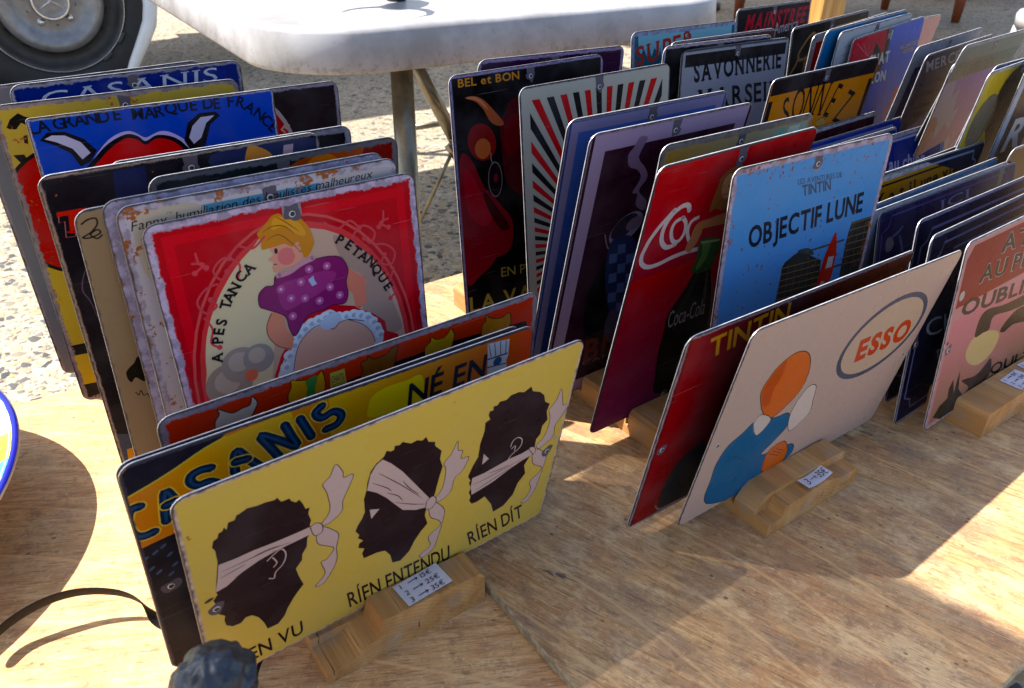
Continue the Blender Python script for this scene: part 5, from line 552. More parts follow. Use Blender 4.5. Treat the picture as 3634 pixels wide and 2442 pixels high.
"E1":{"p":[0.49666,1.27173,0.0124,0.68079,0.03999,0.05145,0.20545,0.30575],"m":{"bg":"1a1c18","bg2":"1a1c18","label":"black metal sign with a gold script capital E","rim":0.3,"rust":0.0,"rad":1.0,"wear":0.4,"border":"98929c","gloss":0.25},"a":[["s","a87c54",4,[[-415,1292],[-452,1377],[-556,1348],[-689,1245],[-789,1137],[-768,1045],[-611,1047],[-465,1104]],0,1],["s","a87c54",3.4,[[-777,1082],[-845,969],[-921,892],[-994,797]],0,1],["s","a87c54",2.4,[[-617,803],[-627,914],[-562,976],[-542,1026],[-628,987],[-552,865]],0,1],["f","94744c",[[100,1260],[900,1260],[900,1400],[100,1400]],0]]},
"E2":{"p":[0.48759,1.24427,0.01254,0.71937,-0.07032,0.06805,0.2078,0.30813],"m":{"bg":"a81c24","bg2":"a81c24","label":"red metal sign with wide white edge in the thin row behind the doorbell sign","rim":1.1,"rust":0.0,"rad":1.0,"wear":0.3,"border":"b0b0c0","gloss":0.25},"a":[]},
"E3":{"p":[0.47811,1.22774,0.01331,0.68733,-0.14791,0.05455,0.20868,0.32028],"m":{"bg":"2468a0","bg2":"2468a0","label":"bright blue metal sign in the thin row behind the doorbell sign","rim":0.3,"rust":0.0,"rad":1.0,"wear":0.4,"border":"8a90a8","gloss":0.25},"a":[["s","14202c",2,[[-850,900],[-650,930]],0,0],["s","14202c",2,[[-850,680],[-650,710]],0,0],["s","14202c",2,[[-850,460],[-650,490]],0,0],["s","14202c",2,[[-850,240],[-650,270]],0,0],["s","14202c",2,[[-850,20],[-650,50]],0,0],["s","14202c",2,[[-850,-200],[-650,-170]],0,0]]},
"E5":{"p":[0.50376,1.21436,0.01294,0.71166,-0.08159,0.04424,0.19968,0.31382],"m":{"bg":"a8acb4","bg2":"a8acb4","label":"white framed metal sign with a dark olive round picture","rim":0.3,"rust":0.0,"rad":1.0,"wear":0.3,"border":"9aa0b0","gloss":0.25},"a":[["s","5a6478",0.8,[[-800,1340],[900,1340]],0,0],["s","5a6478",0.8,[[-800,1230],[900,1230]],0,0],["s","5a6478",0.8,[[-800,1120],[900,1120]],0,0],["f","2c2c30",[[-860,-1200],[860,-1200],[860,960],[-860,960]],0],["c","6a5c38",[-300,300],40,40,0],["s","2a2418",1,[[-700,500],[-400,650],[-100,500]],0,1],["s","2a2418",1,[[-700,380],[-400,530],[-100,380]],0,1],["s","2a2418",1,[[-700,260],[-400,410],[-100,260]],0,1],["s","2a2418",1,[[-700,140],[-400,290],[-100,140]],0,1],["s","2a2418",1,[[-700,20],[-400,170],[-100,20]],0,1],["s","2a2418",1,[[-700,-100],[-400,50],[-100,-100]],0,1]]},
"E7":{"p":[0.54441,1.22102,0.01234,0.71862,-0.02996,0.06158,0.20572,0.30505],"m":{"bg":"4460bc","bg2":"1c4cc0","label":"blue metal sign with a red ball on pale green and the word VELOMOTEURS","rim":0.15,"rust":0.0,"rad":1.0,"wear":0.4,"border":"b8b8c0","gloss":0.25},"a":[["f","a8b890",[[-964,1238],[-1016,1430],[-906,1477],[-580,1489],[93,1466],[83,1347],[-84,1253],[82,1066],[-68,1004],[-900,1090]],0],["c","14121a",[-506,1223],57,60,0],["c","b42438",[-554,1232],50,56,0],["s","d87a80",0.8,[[-516,1208],[-891,1441]],0,0],["s","d87a80",0.8,[[-516,1208],[-711,1411]],0,0],["s","d87a80",0.8,[[-516,1208],[-529,1380]],0,0],["s","d87a80",0.8,[[-516,1208],[-342,1349]],0,0],["f","14121a",[[-351,1367],[-163,1232],[-77,1094],[-347,1143],[-373,1269]],0],["t","CHAT","d0d4c8",[-436,1037],[190,1010],[-474,1192],0.04,0,0.0],["t","BALLON","d0d4c8",[-672,801],[213,732],[-704,948],0.04,0,0.0],["t","VELOMOTEURS","b0a050",[449,1126],[1072,1129],[428,1180],0.02,0,0.0],["t","MOTOS","b0a050",[609,1040],[908,1037],[576,1100],0.02,0,0.0],["f","b83a28",[[626,518],[702,522],[727,401],[675,275],[536,168],[451,69],[449,187],[577,316]],1]]},
"E8":{"p":[0.64354,1.46903,0.01098,0.64678,-0.16554,0.01039,0.19995,0.28729],"m":{"bg":"a88a8c","bg2":"a88a8c","label":"pale pink metal sign leaning beyond the blue moped sign","rim":0.3,"rust":0.0,"rad":1.0,"wear":0.3,"border":"b0a4a4","gloss":0.25},"a":[["s","b89098",1,[[400,-200],[600,300],[900,500]],0,1]]},
"F0":{"p":[0.582,1.21366,0.01225,0.71286,-0.17822,0.03679,0.20042,0.30333],"m":{"bg":"34387c","bg2":"34387c","label":"deep blue metal sign with a broad pale grey frame","rim":0.5,"rust":0.2,"rad":1.0,"wear":0.5,"border":"9a9cac","gloss":0.25},"a":[["f","9298a8",[[-960,-1500],[960,-1500],[960,1500],[-960,1500]],0],["f","2c3078",[[-800,-1500],[800,-1500],[800,1200],[-800,1200]],0]]},
"F1":{"p":[0.59809,1.19299,0.01162,0.7074,-0.15078,0.03971,0.20227,0.29532],"m":{"bg":"3a3044","bg2":"3a3044","label":"dark metal racing sign reading MERCEDES above German text lines","rim":0.22,"rust":0.0,"rad":1.0,"wear":0.3,"border":"9c98a4","gloss":0.25},"a":[["f","8882b4",[[-900,100],[900,500],[900,800],[-900,300]],1],["f","503c54",[[-900,-600],[900,-300],[900,-1200],[-900,-1400]],1],["t","MERCEDES","a8a4a8",[-841,1221],[641,1242],[-952,1374],0.02,1,0.0],["t","Überlegener Doppelsieg im","241c30",[-863,1019],[247,999],[-897,1060],0,1,0.0],["t","GROSSEN PREIS VON","241420",[-879,847],[411,823],[-926,926],0.02,1,0.0],["t","1. Juan Manuel Fangio","1c141c",[-895,671],[336,649],[-933,742],0.01,1,0.0],["t","2. Karl Kling","1c141c",[-846,542],[-311,524],[-876,604],0.01,1,0.0]]},
"F2":{"p":[0.59806,1.16547,0.01295,0.69847,-0.23182,0.02071,0.19832,0.31729],"m":{"bg":"5a706c","bg2":"5a706c","label":"grey green metal sign with faint teal writing along its top","rim":0.5,"rust":0.0,"rad":1.0,"wear":0.6,"border":"a0a4a8","gloss":0.25},"a":[["f","245c5c",[[-900,1100],[940,1100],[940,1340],[-900,1340]],0],["t","CITROEN","18302c",[-600,1130],[300,1130],[-600,1280],0.02,0,0.0]]},
"F3":{"p":[0.61548,1.14761,0.01125,0.69296,-0.13934,0.02728,0.20012,0.2906],"m":{"bg":"7a5a88","bg2":"7a5a88","label":"violet metal sign with torn pale clouds and orange dusk tones","rim":0.15,"rust":0.0,"rad":1.0,"wear":0.3,"border":"8c8494","gloss":0.25},"a":[["g","9470b0","bc7c70",[[-980,-800],[980,-800],[980,1400],[-980,1400]],[0,1000],[0,-400]],["g","bc7c70","7c4860",[[-980,-1440],[980,-1440],[980,-800],[-980,-800]],[0,-600],[0,-1400]],["f","a8a2b0",[[-960,1360],[-700,1260],[-600,960],[-440,1040],[-360,700],[-200,740],[-260,400],[-440,560],[-600,340],[-700,540],[-960,300]],0],["f","a8a2b0",[[-300,160],[-100,320],[40,60],[200,200],[140,-160],[-100,-80]],0],["f","9c6858",[[-960,700],[-700,600],[-800,200],[-960,100]],1],["f","6a5c70",[[400,1000],[600,1300],[900,1260],[940,900],[700,700]],1],["f","704888",[[-700,-200],[-400,0],[-200,-400],[-500,-600]],1]]},
"F4":{"p":[0.61574,1.07388,0.01214,0.66523,-0.17165,0.01112,0.19934,0.30304],"m":{"bg":"2c5c94","bg2":"2c5c94","label":"blue metal sign edge between the violet clouds and the yellow figure","rim":0.3,"rust":0.0,"rad":1.0,"wear":0.3,"border":"98a0ac","gloss":0.25},"a":[]},
"F5":{"p":[0.60284,1.03425,0.01211,0.69749,-0.12214,0.02461,0.19998,0.30142],"m":{"bg":"a8962c","bg2":"a8962c","label":"mustard metal sign with a black cloaked figure","rim":0.4,"rust":0.0,"rad":1.0,"wear":0.4,"border":"a0a0a8","gloss":0.25},"a":[["f","100e10",[[-300,1400],[960,1400],[960,-1400],[-200,-1400],[-100,-600],[-300,0],[-100,400],[-400,800]],1],["c","5c5a50",[-600,850],30,34,0],["s","24221c",1,[[-850,600],[-750,1100]],0,1],["s","24221c",1,[[-710,600],[-650,1100]],0,1],["s","24221c",1,[[-570,600],[-550,1100]],0,1],["s","24221c",1,[[-430,600],[-450,1100]],0,1],["f","8c887c",[[-900,360],[-600,480],[-200,400],[-400,300],[-900,240]],1],["s","5c5018",1,[[-860,-300],[-600,-260],[-360,-300]],0,1],["s","5c5018",1,[[-860,-500],[-600,-460],[-360,-500]],0,1],["s","5c5018",1,[[-860,-700],[-600,-660],[-360,-700]],0,1],["s","5c5018",1,[[-860,-900],[-600,-860],[-360,-900]],0,1]]},
"F6":{"p":[0.66508,1.04664,0.01182,0.64902,-0.08874,-0.00027,0.19771,0.3],"m":{"bg":"3c302e","bg2":"3c302e","label":"dark brown grey metal sign with large pale letters RE at the right border","rim":0.3,"rust":0.0,"rad":1.0,"wear":0.4,"border":"9aa0ac","gloss":0.25},"a":[["f","8c98ac",[[-960,-1440],[-840,-1440],[-840,1440],[-960,1440]],0],["t","RE","a8a4a4",[-700,400],[200,400],[-700,800],0.03,0,0.1],["s","8c8078",1.3,[[-800,-800],[-600,-100],[-100,200],[400,300]],0,1],["f","6c6460",[[-600,-800],[-300,0],[-100,100],[-300,-800]],1]]},
"F7":{"p":[0.68824,1.02973,0.01387,0.64512,-0.13553,-0.00766,0.29499,0.21344],"m":{"bg":"0c0c0e","bg2":"0c0c0e","label":"plain black metal sign with a bright curled corner at the far right","rim":0.25,"rust":0.0,"rad":1.0,"wear":0.3,"border":"9aa0a8","gloss":0.25},"a":[]},
"G1":{"p":[0.39464,1.02314,0.01274,0.6641,0.01523,0.015,0.30018,0.20483],"m":{"bg":"3a1420","bg2":"3a1420","label":"maroon landscape metal sign with a white edge, right of the doorbell sign","rim":0.6,"rust":0.0,"rad":1.0,"wear":0.4,"border":"a8a4b0","gloss":0.25},"a":[]},
"G2":{"p":[0.42111,1.01737,0.0123,0.65664,-0.02064,0.01065,0.30006,0.20189],"m":{"bg":"1c38a0","bg2":"1c38a0","label":"royal blue landscape enamel sign behind the rusty sky blue one","rim":0.2,"rust":0.0,"rad":1.0,"wear":0.2,"border":"7c84b8","gloss":0.25},"a":[["s","9aa0c8",3.0,[[-1250,-919],[1250,-919],[1298,-807],[1410,-759],[1410,759],[1298,807],[1250,919],[-1250,919],[-1298,807],[-1410,759],[-1410,-759],[-1298,-807],[-1250,-919]],0,0]]},
"G3":{"p":[0.39156,0.96913,0.01222,0.65366,-0.02785,0.00894,0.30004,0.20138],"m":{"bg":"1c2c74","bg2":"1c2c74","label":"navy landscape metal sign with a double white line","rim":0.3,"rust":0.0,"rad":1.0,"wear":0.3,"border":"a8a8b8","gloss":0.25},"a":[["s","9aa0c8",3.0,[[-1250,-917],[1250,-917],[1298,-805],[1410,-757],[1410,757],[1298,805],[1250,917],[-1250,917],[-1298,805],[-1410,757],[-1410,-757],[-1298,-805],[-1250,-917]],0,0]]},
"G4":{"p":[0.51415,0.99779,0.012,0.64523,0.2015,0.0073,0.3,0.19997],"m":{"bg":"20348c","bg2":"20348c","label":"blue enamel sign with white corner notches and the word chien","rim":0.6,"rust":0.35,"rad":1.0,"wear":0.5,"border":"a0a4c4","gloss":0.25},"a":[["s","a4a8d4",3.0,[[-1250,-910],[1250,-910],[1298,-798],[1410,-750],[1410,750],[1298,798],[1250,910],[-1250,910],[-1298,798],[-1410,750],[-1410,-750],[-1298,-798],[-1250,-910]],0,0],["t","Attention au chien","b0b4dc",[-1172,611],[996,475],[-1186,771],0.03,0,0.0],["c","b0b4dc",[1300,800],5,5,0]]},
"H1":{"p":[0.47591,0.93342,0.01178,0.67229,-0.07322,0.01276,0.29993,0.1987],"m":{"bg":"7c747c","bg2":"7c747c","label":"grey edged landscape metal sign above the yellow one","rim":0.5,"rust":0.25,"rad":1.0,"wear":0.7,"border":"8c8490","gloss":0.25},"a":[]},
"H2":{"p":[0.46375,0.90991,0.0127,0.63169,-0.07912,0.00103,0.30191,0.20464],"m":{"bg":"141c34","bg2":"141c34","label":"very dark blue landscape metal sign with pale notched frame behind the yellow one","rim":0.2,"rust":0.0,"rad":1.0,"wear":0.3,"border":"8c94a0","gloss":0.25},"a":[["s","7c88a0",3.0,[[-1260,-933],[1260,-933],[1308,-821],[1420,-773],[1420,773],[1308,821],[1260,933],[-1260,933],[-1308,821],[-1420,773],[-1420,-773],[-1308,-821],[-1260,-933]],0,0]]},
"H3":{"p":[0.44513,0.88205,0.01221,0.64773,-0.02552,0.00521,0.30003,0.20133],"m":{"bg":"b07c24","bg2":"b07c24","label":"yellow landscape metal sign asking et il une vie in black letters","rim":0.7,"rust":0.15,"rad":1.0,"wear":0.4,"border":"a4a0ac","gloss":0.25},"a":[["s","14120c",3.2,[[-1375,-882],[1375,-882],[1375,882],[-1375,882],[-1375,-898]],0,0],["t","Y a t il une vie","17140e",[-449,634],[1357,697],[-522,785],0.03,1,0.0]]},
"H4":{"p":[0.46159,0.85923,0.01183,0.65716,-0.07372,0.00722,0.29996,0.19901],"m":{"bg":"5a84b4","bg2":"5a84b4","label":"pale sky blue landscape metal sign with a white vertical line","rim":0.3,"rust":0.0,"rad":1.0,"wear":0.2,"border":"8c9cb0","gloss":0.25},"a":[["s","a8b8cc",3.0,[[-1250,-905],[1250,-905],[1298,-793],[1410,-745],[1410,745],[1298,793],[1250,905],[-1250,905],[-1298,793],[-1410,745],[-1410,-745],[-1298,-793],[-1250,-905]],0,0]]},
"H5":{"p":[0.46354,0.83855,0.01197,0.6438,-0.05587,0.00323,0.3,0.19983],"m":{"bg":"8c94a8","bg2":"8c94a8","label":"thin bright edged landscape metal sign pressed against the ICI sign","rim":0.4,"rust":0.0,"rad":1.0,"wear":0.3,"border":"9aa0b0","gloss":0.25},"a":[]},
"H6":{"p":[0.50741,0.81836,0.01175,0.64495,0.15705,0.00028,0.29556,0.19853],"m":{"bg":"221f44","bg2":"221f44","label":"night blue landscape metal sign reading ICI with a faded picture","rim":0.25,"rust":0.0,"rad":1.0,"wear":0.35,"border":"6c6890","gloss":0.25},"a":[["s","4c4478",2.0,[[-1228,-903],[1228,-903],[1276,-791],[1388,-743],[1388,743],[1276,791],[1228,903],[-1228,903],[-1276,791],[-1388,743],[-1388,-743],[-1276,-791],[-1228,-903]],0,0],["t","ICI","7c7ca8",[-247,749],[410,766],[-271,859],0.0,1,0.0],["f","6c6c70",[[-1291,579],[-1290,656],[-1226,675],[-1169,647],[-1136,571],[-1194,515],[-1263,523]],1],["s","5c5c88",3.5,[[-1189,662],[-1076,694],[-998,735]],0,1],["s","5c5c88",4,[[-1029,634],[-970,520],[-933,431]],0,1],["f","5c6450",[[1063,977],[1177,967],[1135,771],[1034,774]],0]]},
"C4":{"p":[0.52403,0.79289,0.00835,0.65913,0.10116,-0.00107,0.30156,0.20651],"m":{"bg":"0c1030","bg2":"0c1030","label":"midnight blue landscape metal sign with lilac double frame, third from the front at right","rim":0.35,"rust":0.0,"rad":1.0,"wear":0.3,"border":"7c749c","gloss":0.25},"a":[["s","6c6c98",3.2,[[-1198,-883],[1198,-883],[1246,-771],[1358,-723],[1358,723],[1246,771],[1198,883],[-1198,883],[-1246,771],[-1358,723],[-1358,-723],[-1246,-771],[-1198,-883]],0,0]]},
"C3":{"p":[0.51846,0.75741,0.00594,0.67173,0.09417,-0.00373,0.30363,0.20863],"m":{"bg":"0c1230","bg2":"0c1230","label":"midnight blue landscape sign reading Chien in white serif letters behind the red and pink one","rim":0.35,"rust":0.0,"rad":1.0,"wear":0.3,"border":"84809c","gloss":0.25},"a":[["s","6c6c94",2.6,[[-1228,-913],[1228,-913],[1276,-801],[1388,-753],[1388,753],[1276,801],[1228,913],[-1228,913],[-1276,801],[-1388,753],[-1388,-753],[-1276,-801],[-1228,-913]],0,0],["t","Chien","9aa4b8",[-1187,-116],[81,-270],[-1270,101],0.0,1,0.0],["t","très","8c98b0",[-836,-501],[-222,-599],[-924,-298],0.0,1,0.0],["s","6c6c98",2.4,[[-1000,800],[900,800]],0,0]]},
"C1":{"p":[0.54071,0.73653,0.01347,0.64996,0.08185,0.00565,0.29954,0.20489],"m":{"bg":"b07c80","bg2":"b07c80","label":"pink and red metal sign reading ATTENTION AU PROPRIETAIRE with a gunman silhouette","rim":0.3,"rust":0.04,"rad":1.0,"wear":0.4,"border":"b0a0a4","gloss":0.25},"a":[["g","8c6c50","b8707c",[[-1420,-960],[1420,-960],[1420,200],[-1420,200]],[0,-900],[0,0]],["f","7e1a1e",[[-1430,340],[1440,320],[1440,960],[-1340,960],[-1430,840]],0],["t","ATTENTION","9a8c84",[-729,730],[1815,524],[-783,916],0.05,0,0.15],["t","ATTENTION","1c1214",[-729,730],[1815,524],[-783,916],0.02,0,0.15],["t","AU PROPRIETAIRE","9a8c84",[-1059,504],[2287,205],[-1095,681],0.05,0,0.15],["t","AU PROPRIETAIRE","1c1214",[-1059,504],[2287,205],[-1095,681],0.02,0,0.15],["t","OUBLIEZ LE CHIEN","241c20",[-1289,220],[2885,-252],[-1314,382],0.03,0,0.12],["t","QUI MONTE LA GARDE","1c1418",[-197,-833],[4135,-1485],[-234,-698],0.02,0,0.12],["f","b4a070",[[-949,-297],[-863,-160],[-667,-151],[-348,-238],[-216,-359],[-314,-520],[-574,-564],[-829,-453]],1],["f","141212",[[-834,-151],[-828,47],[-693,113],[-320,53],[149,23],[682,2],[767,-140],[-28,-93],[-490,-24],[-526,-161],[-661,-162]],1],["f","141212",[[-231,-257],[61,-121],[400,-187],[510,-380],[84,-302],[-121,-332]],1],["f","2c2620",[[-1353,-907],[-1266,-805],[-1121,-766],[-1141,-642],[-1083,-550],[-994,-758],[-995,-602],[-976,-494],[-905,-734],[-730,-902],[-851,-1015],[-1112,-1028]],0],["f","3c2c28",[[-876,-647],[-580,-700],[-425,-658],[-279,-592],[-203,-820],[-490,-894],[-771,-885],[-670,-805]],1],["c","8c8488",[-1356,457],5.4,5.4,0],["c","b0a4a4",[-1356,457],4.4,4.4,0],["s","5c5458",0.7,[[-1396,439],[-1315,475]],0,0],["c","14100f",[-1422,-27],1.8,1.8,0]]}
}""")
# ---------------------------------------------------------------- ground
bm = bmesh.new(); vs = [bm.verts.new((x, y, GZ)) for x, y in ((-300, -300), (300, -300), (300, 300), (-300, 300))]; bm.faces.new(vs)
tag(bmobj('ground', bm, (MGROUND,)), kind='structure')
# ---------------------------------------------------------------- boards of the stall table
def board(name, u0, u1, v0, v1, ztop, th, mat, label, seed, jag):
    rnd = random.Random(seed); pts = []
    def run(a, b, n):
        for i in range(n):
            t = i / n; p = (a[0] + (b[0] - a[0]) * t, a[1] + (b[1] - a[1]) * t)
            j = jag * (noise.noise(Vector((p[0] * 9, p[1] * 9, seed))) + .5 * noise.noise(Vector((p[0] * 45, p[1] * 45, seed))))
            dx, dy = b[0] - a[0], b[1] - a[1]; l = math.hypot(dx, dy); pts.append((p[0] - dy / l * j, p[1] + dx / l * j))
    r = .03
    run((u0, v0 + r), (u0, v1 - r), 0) if False else None
    run((u0 + r, v0), (u1 - r, v0), 120); run((u1, v0 + r), (u1, v1 - r), 60); run((u1 - r, v1), (u0 + r, v1), 120); run((u0, v1 - r), (u0, v0 + r), 110)
    V, Fc = [], []; n = len(pts)
    cx, cy = (u0 + u1) / 2, (v0 + v1) / 2
    def ins(p, k):
        dx, dy = p[0] - cx, p[1] - cy; return (p[0] - k * (1 if dx > 0 else -1) * (abs(dx) > (u1 - u0) / 2 - .02), p[1] - k * (1 if dy > 0 else -1) * (abs(dy) > (v1 - v0) / 2 - .02))
    for k, z in ((.0014, ztop), (0, ztop - .0012), (0, ztop - th + .0008), (.001, ztop - th)):
        for p in pts: q = ins(p, k); w_ = uv(q[0], q[1], z); V.append(w_)
    Fc.append(tuple(range(n)))
    for k in range(3):
        for i in range(n): Fc.append((k * n + i, (k + 1) * n + i, (k + 1) * n + (i + 1) % n, k * n + (i + 1) % n))
    Fc.append(tuple(range(4 * n - 1, 3 * n - 1, -1)))
    o = link(name, mesh(name, V, Fc), (mat, MEDGE))
    for i, p in enumerate(o.data.polygons): p.material_index = 0 if i == 0 else 1
    return tag(o, label, 'table board')
board('plywood_board', -1.05, .42, -.02, .885, -.0092, .012, MPLYL, 'lower plywood board at the left, sunlit beside the painted platter', 3, .0016)
board('plywood_board', .2465, 2.15, .086, .882, 0, .009, MPLYR, 'upper plywood board at the right, overlapping the other board with a chipped edge', 8, .0022)
def trestle(u, label):
    t = empty('wooden_trestle', uv(u, .43, GZ), ANG); tag(t, label, 'trestle', 'trestles under the table boards')
    zt = -.0215 - GZ
    bm = bmesh.new(); box(bm, -.03, .03, -.42, .42, zt - .08, zt); bmobj('top_beam', bm, (MRAW,), t, bevel=.003, seg=1)
    for sx in (-1, 1):
        for sy in (-1, 1):
            bm = bmesh.new(); tube(bm, [(sx * .03, sy * .34, zt - .06), (sx * .15, sy * .38, .0)], .022, 4); bmobj('leg', bm, (MRAW,), t)
trestle(-.75, 'raw timber trestle under the outer end of the left board'); trestle(.30, 'raw timber trestle under the joint of the two boards'); trestle(1.85, 'raw timber trestle under the outer end of the right board')
# ---------------------------------------------------------------- slotted wooden blocks
def wood_block(u0, u1, v0, v1, zb, ztop, slots, label, front='plain', seed=1):
    o0 = uv(u0, v0, zb); root_rot = ANG; rnd = random.Random(seed)
    W = u1 - u0; H = ztop - zb; low = .012 - zb - .001
    cuts = sorted([s - v0 for s in slots if v0 + .012 < s < v1 - .004]); hw = .0019
    segs = []; y = 0
    mg = []
    for c in cuts:
        if mg and c - hw - mg[-1][1] < .004: mg[-1][1] = c + hw
        else: mg.append([c - hw, c + hw])
    for a, b in mg:
        segs.append((y, a, False)); segs.append((a, b, True)); y = b
    segs.append((y, v1 - v0, False))
    bm = bmesh.new()
    def prof(i, slot, first):
        if first and front == 'A': P = [(0, 0), (0, .011), (.024, .012), (.029, .018), (.042, .020), (.047, H), (W - .004, H - .003), (W, H - .008), (W, 0)]
        elif first and front == 'B': P = [(0, 0), (0, .013), (.018, .013), (.020, .026), (.030, H - .006), (.075, H - .004), (.090, .024), (.100, .020), (W - .002, .019), (W, .016), (W, 0)]
        elif first and front == 'B2': P = [(0, 0), (0, .016), (.010, H - .004), (.02, H), (W - .03, H), (W - .004, H - .002), (W, H - .007), (W, 0)]
        else: P = [(0, 0), (0, H - .006), (.004, H - .001), (W * .4, H), (W - .004, H - .001), (W, H - .006), (W, 0)]
        if slot: P = [(x, min(z, low)) for x, z in P]
        return P
    def prism(P, y0, y1):
        a = [bm.verts.new((x, y0, z)) for x, z in P]; b = [bm.verts.new((x, y1, z)) for x, z in P]; n = len(P)
        bm.faces.new(a); bm.faces.new(b[::-1])
        for i in range(n): bm.faces.new((a[i], b[i], b[(i + 1) % n], a[(i + 1) % n]))
    for i, (a, b, sl) in enumerate(segs):
        if i == 0:
            if front == 'B':
                prism(prof(0, False, True), 0, .016); 
                front2 = front
                P = [(0, 0), (0, .017), (.008, H - .005), (.014, H), (W - .02, H), (W - .003, H - .002), (W, H - .008), (W, 0)]
                prism(P, .0161, b)
            else: prism(prof(0, sl, True), a, b)
        else: prism(prof(i, sl, False), a + .00005, b)
    for v in bm.verts:      # hand sawn unevenness
        v.co.x += .0006 * noise.noise(v.co * 60 + Vector((seed, 0, 0))); v.co.z += .0004 * noise.noise(v.co * 80) if v.co.z > .002 else 0
    ob = bmobj('slotted_wood_block', bm, (MBLOCK,), None); ob.location = o0; ob.rotation_euler = (0, 0, root_rot)
    for f in ob.data.polygons: f.use_smooth = False
    return tag(ob, label, 'wooden block', 'slotted wooden blocks holding the signs')
def slot_list(keys): 
    r = []
    for k in keys:
        x, y, z, psi, lam = SIGNS[k]['p'][:5]; r.append(x * EV.x + y * EV.y - math.tan(lam) * (-.008))
    return r
KA = [k for k in SIGNS if k[0] == 'A']; KB = [k for k in SIGNS if k[0] == 'B']; KC = [k for k in SIGNS if k[0] in 'CGHD' and k != 'D6']; KE = [k for k in SIGNS if k[0] in 'EF']
wood_block(.105, .241, .369, .896, -.0091, .027, slot_list(KA), 'pine block holding the left stack, with a handwritten price tag on top', 'A', 2)
wood_block(.478, .607, .2805, .803, .0002, .031, slot_list(KB), 'pine block with chipped stepped front under the oval logo sign', 'B', 5)
wood_block(.778, .945, .2475, .795, .0002, .031, slot_list(KC), 'pine block with a blue paint mark at the right, under the red and pink sign', 'C', 9)
wood_block(1.04, 1.23, .415, .84, .0002, .031, slot_list(KE), 'pine block holding the farthest right stack, mostly hidden behind signs', 'C', 11)
wood_block(1.15, 1.28, .865, .93, .0002, .031, [], 'short pine offcut behind everything, under the MAINSTREET sign', 'C', 12) if False else None
# ---------------------------------------------------------------- signs
for i, (k, d) in enumerate(SIGNS.items()): make_sign(k, d, i + 1)
# ---------------------------------------------------------------- price tags
def price_tag(u, v, z, rz, wd, hg, lines, label, curl=.0):
    bm = bmesh.new(); n = 8; rows = []
    for j in range(2):
        rows.append([bm.verts.new((-wd / 2 + wd * i / n, -hg / 2 + hg * j, .0004 + curl * (i / n - .5) ** 2)) for i in range(n + 1)])
    for i in range(n): bm.faces.new((rows[0][i], rows[0][i + 1], rows[1][i + 1], rows[1][i]))
    t = bmobj('price_tag', bm, (MPAPER,)); t.location = uv(u, v, z); t.rotation_euler = (0, 0, ANG + rz)
    tag(t, label, 'price tag')
    V, Fc = [], []
    lh = hg / len(lines)
    for i, s in enumerate(lines):
        y0 = hg / 2 - lh * (i + .82); ch = lh * .58
        parts = s.split('>'); 
        def put(st, x0, x1, sh=.15):
            tr, wd_ = text_tris(st, 0, 0); sx = min((x1 - x0) / wd_, ch / CAP * 1.15)
            for q in tr:
                i0 = len(V)
                for p in q: V.append((x0 + p[0] * sx + sh * p[1] / CAP * ch, y0 + p[1] / CAP * ch, .0008 + curl * .25))
                Fc.append(tuple(range(i0, i0 + 3)))
        put(parts[0], -wd * .40, -wd * .40 + wd * .11); put(parts[1], wd * .06, wd * .42)
        yc = y0 + ch * .5
        for a, b in (((-wd * .22, yc), (wd * .0, yc + .0004)), ((-wd * .05, yc + ch * .28), (wd * .0, yc + .0004)), ((-wd * .05, yc - ch * .28), (wd * .0, yc + .0004))):
            dx, dy = b[0] - a[0], b[1] - a[1]; l = math.hypot(dx, dy); ox, oy = -dy / l * .00035, dx / l * .00035; i0 = len(V)
            zz = .0008 + curl * .25
            V += [(a[0] + ox, a[1] + oy, zz), (a[0] - ox, a[1] - oy, zz), (b[0] - ox, b[1] - oy, zz), (b[0] + ox, b[1] + oy, zz)]; Fc.append((i0, i0 + 1, i0 + 2, i0 + 3))
    link('handwriting', mesh('handwriting', V, Fc), (MINK,), t)
    return t
price_tag(.193, .383, .0268, radians(4), .040, .0235, ['1>15€', '2>25€', '3>35€'], 'white handwritten price tag on the pine block under the three heads sign')
price_tag(.548, .2885, .0271, radians(2), .036, .013, ['3>35€'], 'torn white price tag reading 35 on the chipped block of the middle stack', .012)
price_tag(.868, .2635, .0312, radians(3), .038, .022, ['1>15€', '2>25€', '3>35€'], 'white handwritten price tag on the block below the red and pink sign')
price_tag(.912, .268, .0312, radians(-4), .032, .02, ['1>15€', '3>35€'], 'second paper tag at the frame edge on the right hand block')
# ---------------------------------------------------------------- white folding table
TA_ = radians(32.6); TX = Vector((cos(TA_), sin(TA_), 0)); TY = Vector((-sin(TA_), cos(TA_), 0)); TZ0, TTH = .232, .066
# front line through P1, side line through P2
P1 = Vector((-.10, 1.312, 0)); P2 = Vector((-.60, 1.567, 0))
tt = (P2 - P1).dot(TX); corner = P1 + TX * tt
folding = empty('folding_table', Vector((corner.x, corner.y, GZ)), TA_); tag(folding, 'white plastic folding table with scuffed rounded edge, in the sun', 'folding table')
Wt, Lt = .96, 1.85; hb = TZ0 - GZ
def rr2(ins, r, n=10):
    o = []
    for cx, cy, a in ((Wt - r, Lt - r, 0), (r, Lt - r, pi / 2), (r, r, pi), (Wt - r, r, 3 * pi / 2)):
        for i in range(n + 1):
            t = a + pi / 2 * i / n; rr = r - ins; o.append((cx + rr * cos(t), cy + rr * sin(t)))
    return o
prof = [(.016, .012), (.012, 0), (.004, 0), (.0, .006), (.003, TTH * .55), (.005, TTH - .009), (.008, TTH - .004), (.013, TTH - .0008), (.020, TTH), (.028, TTH - .0008), (.036, TTH - .0015)]
V, Fc = [], []
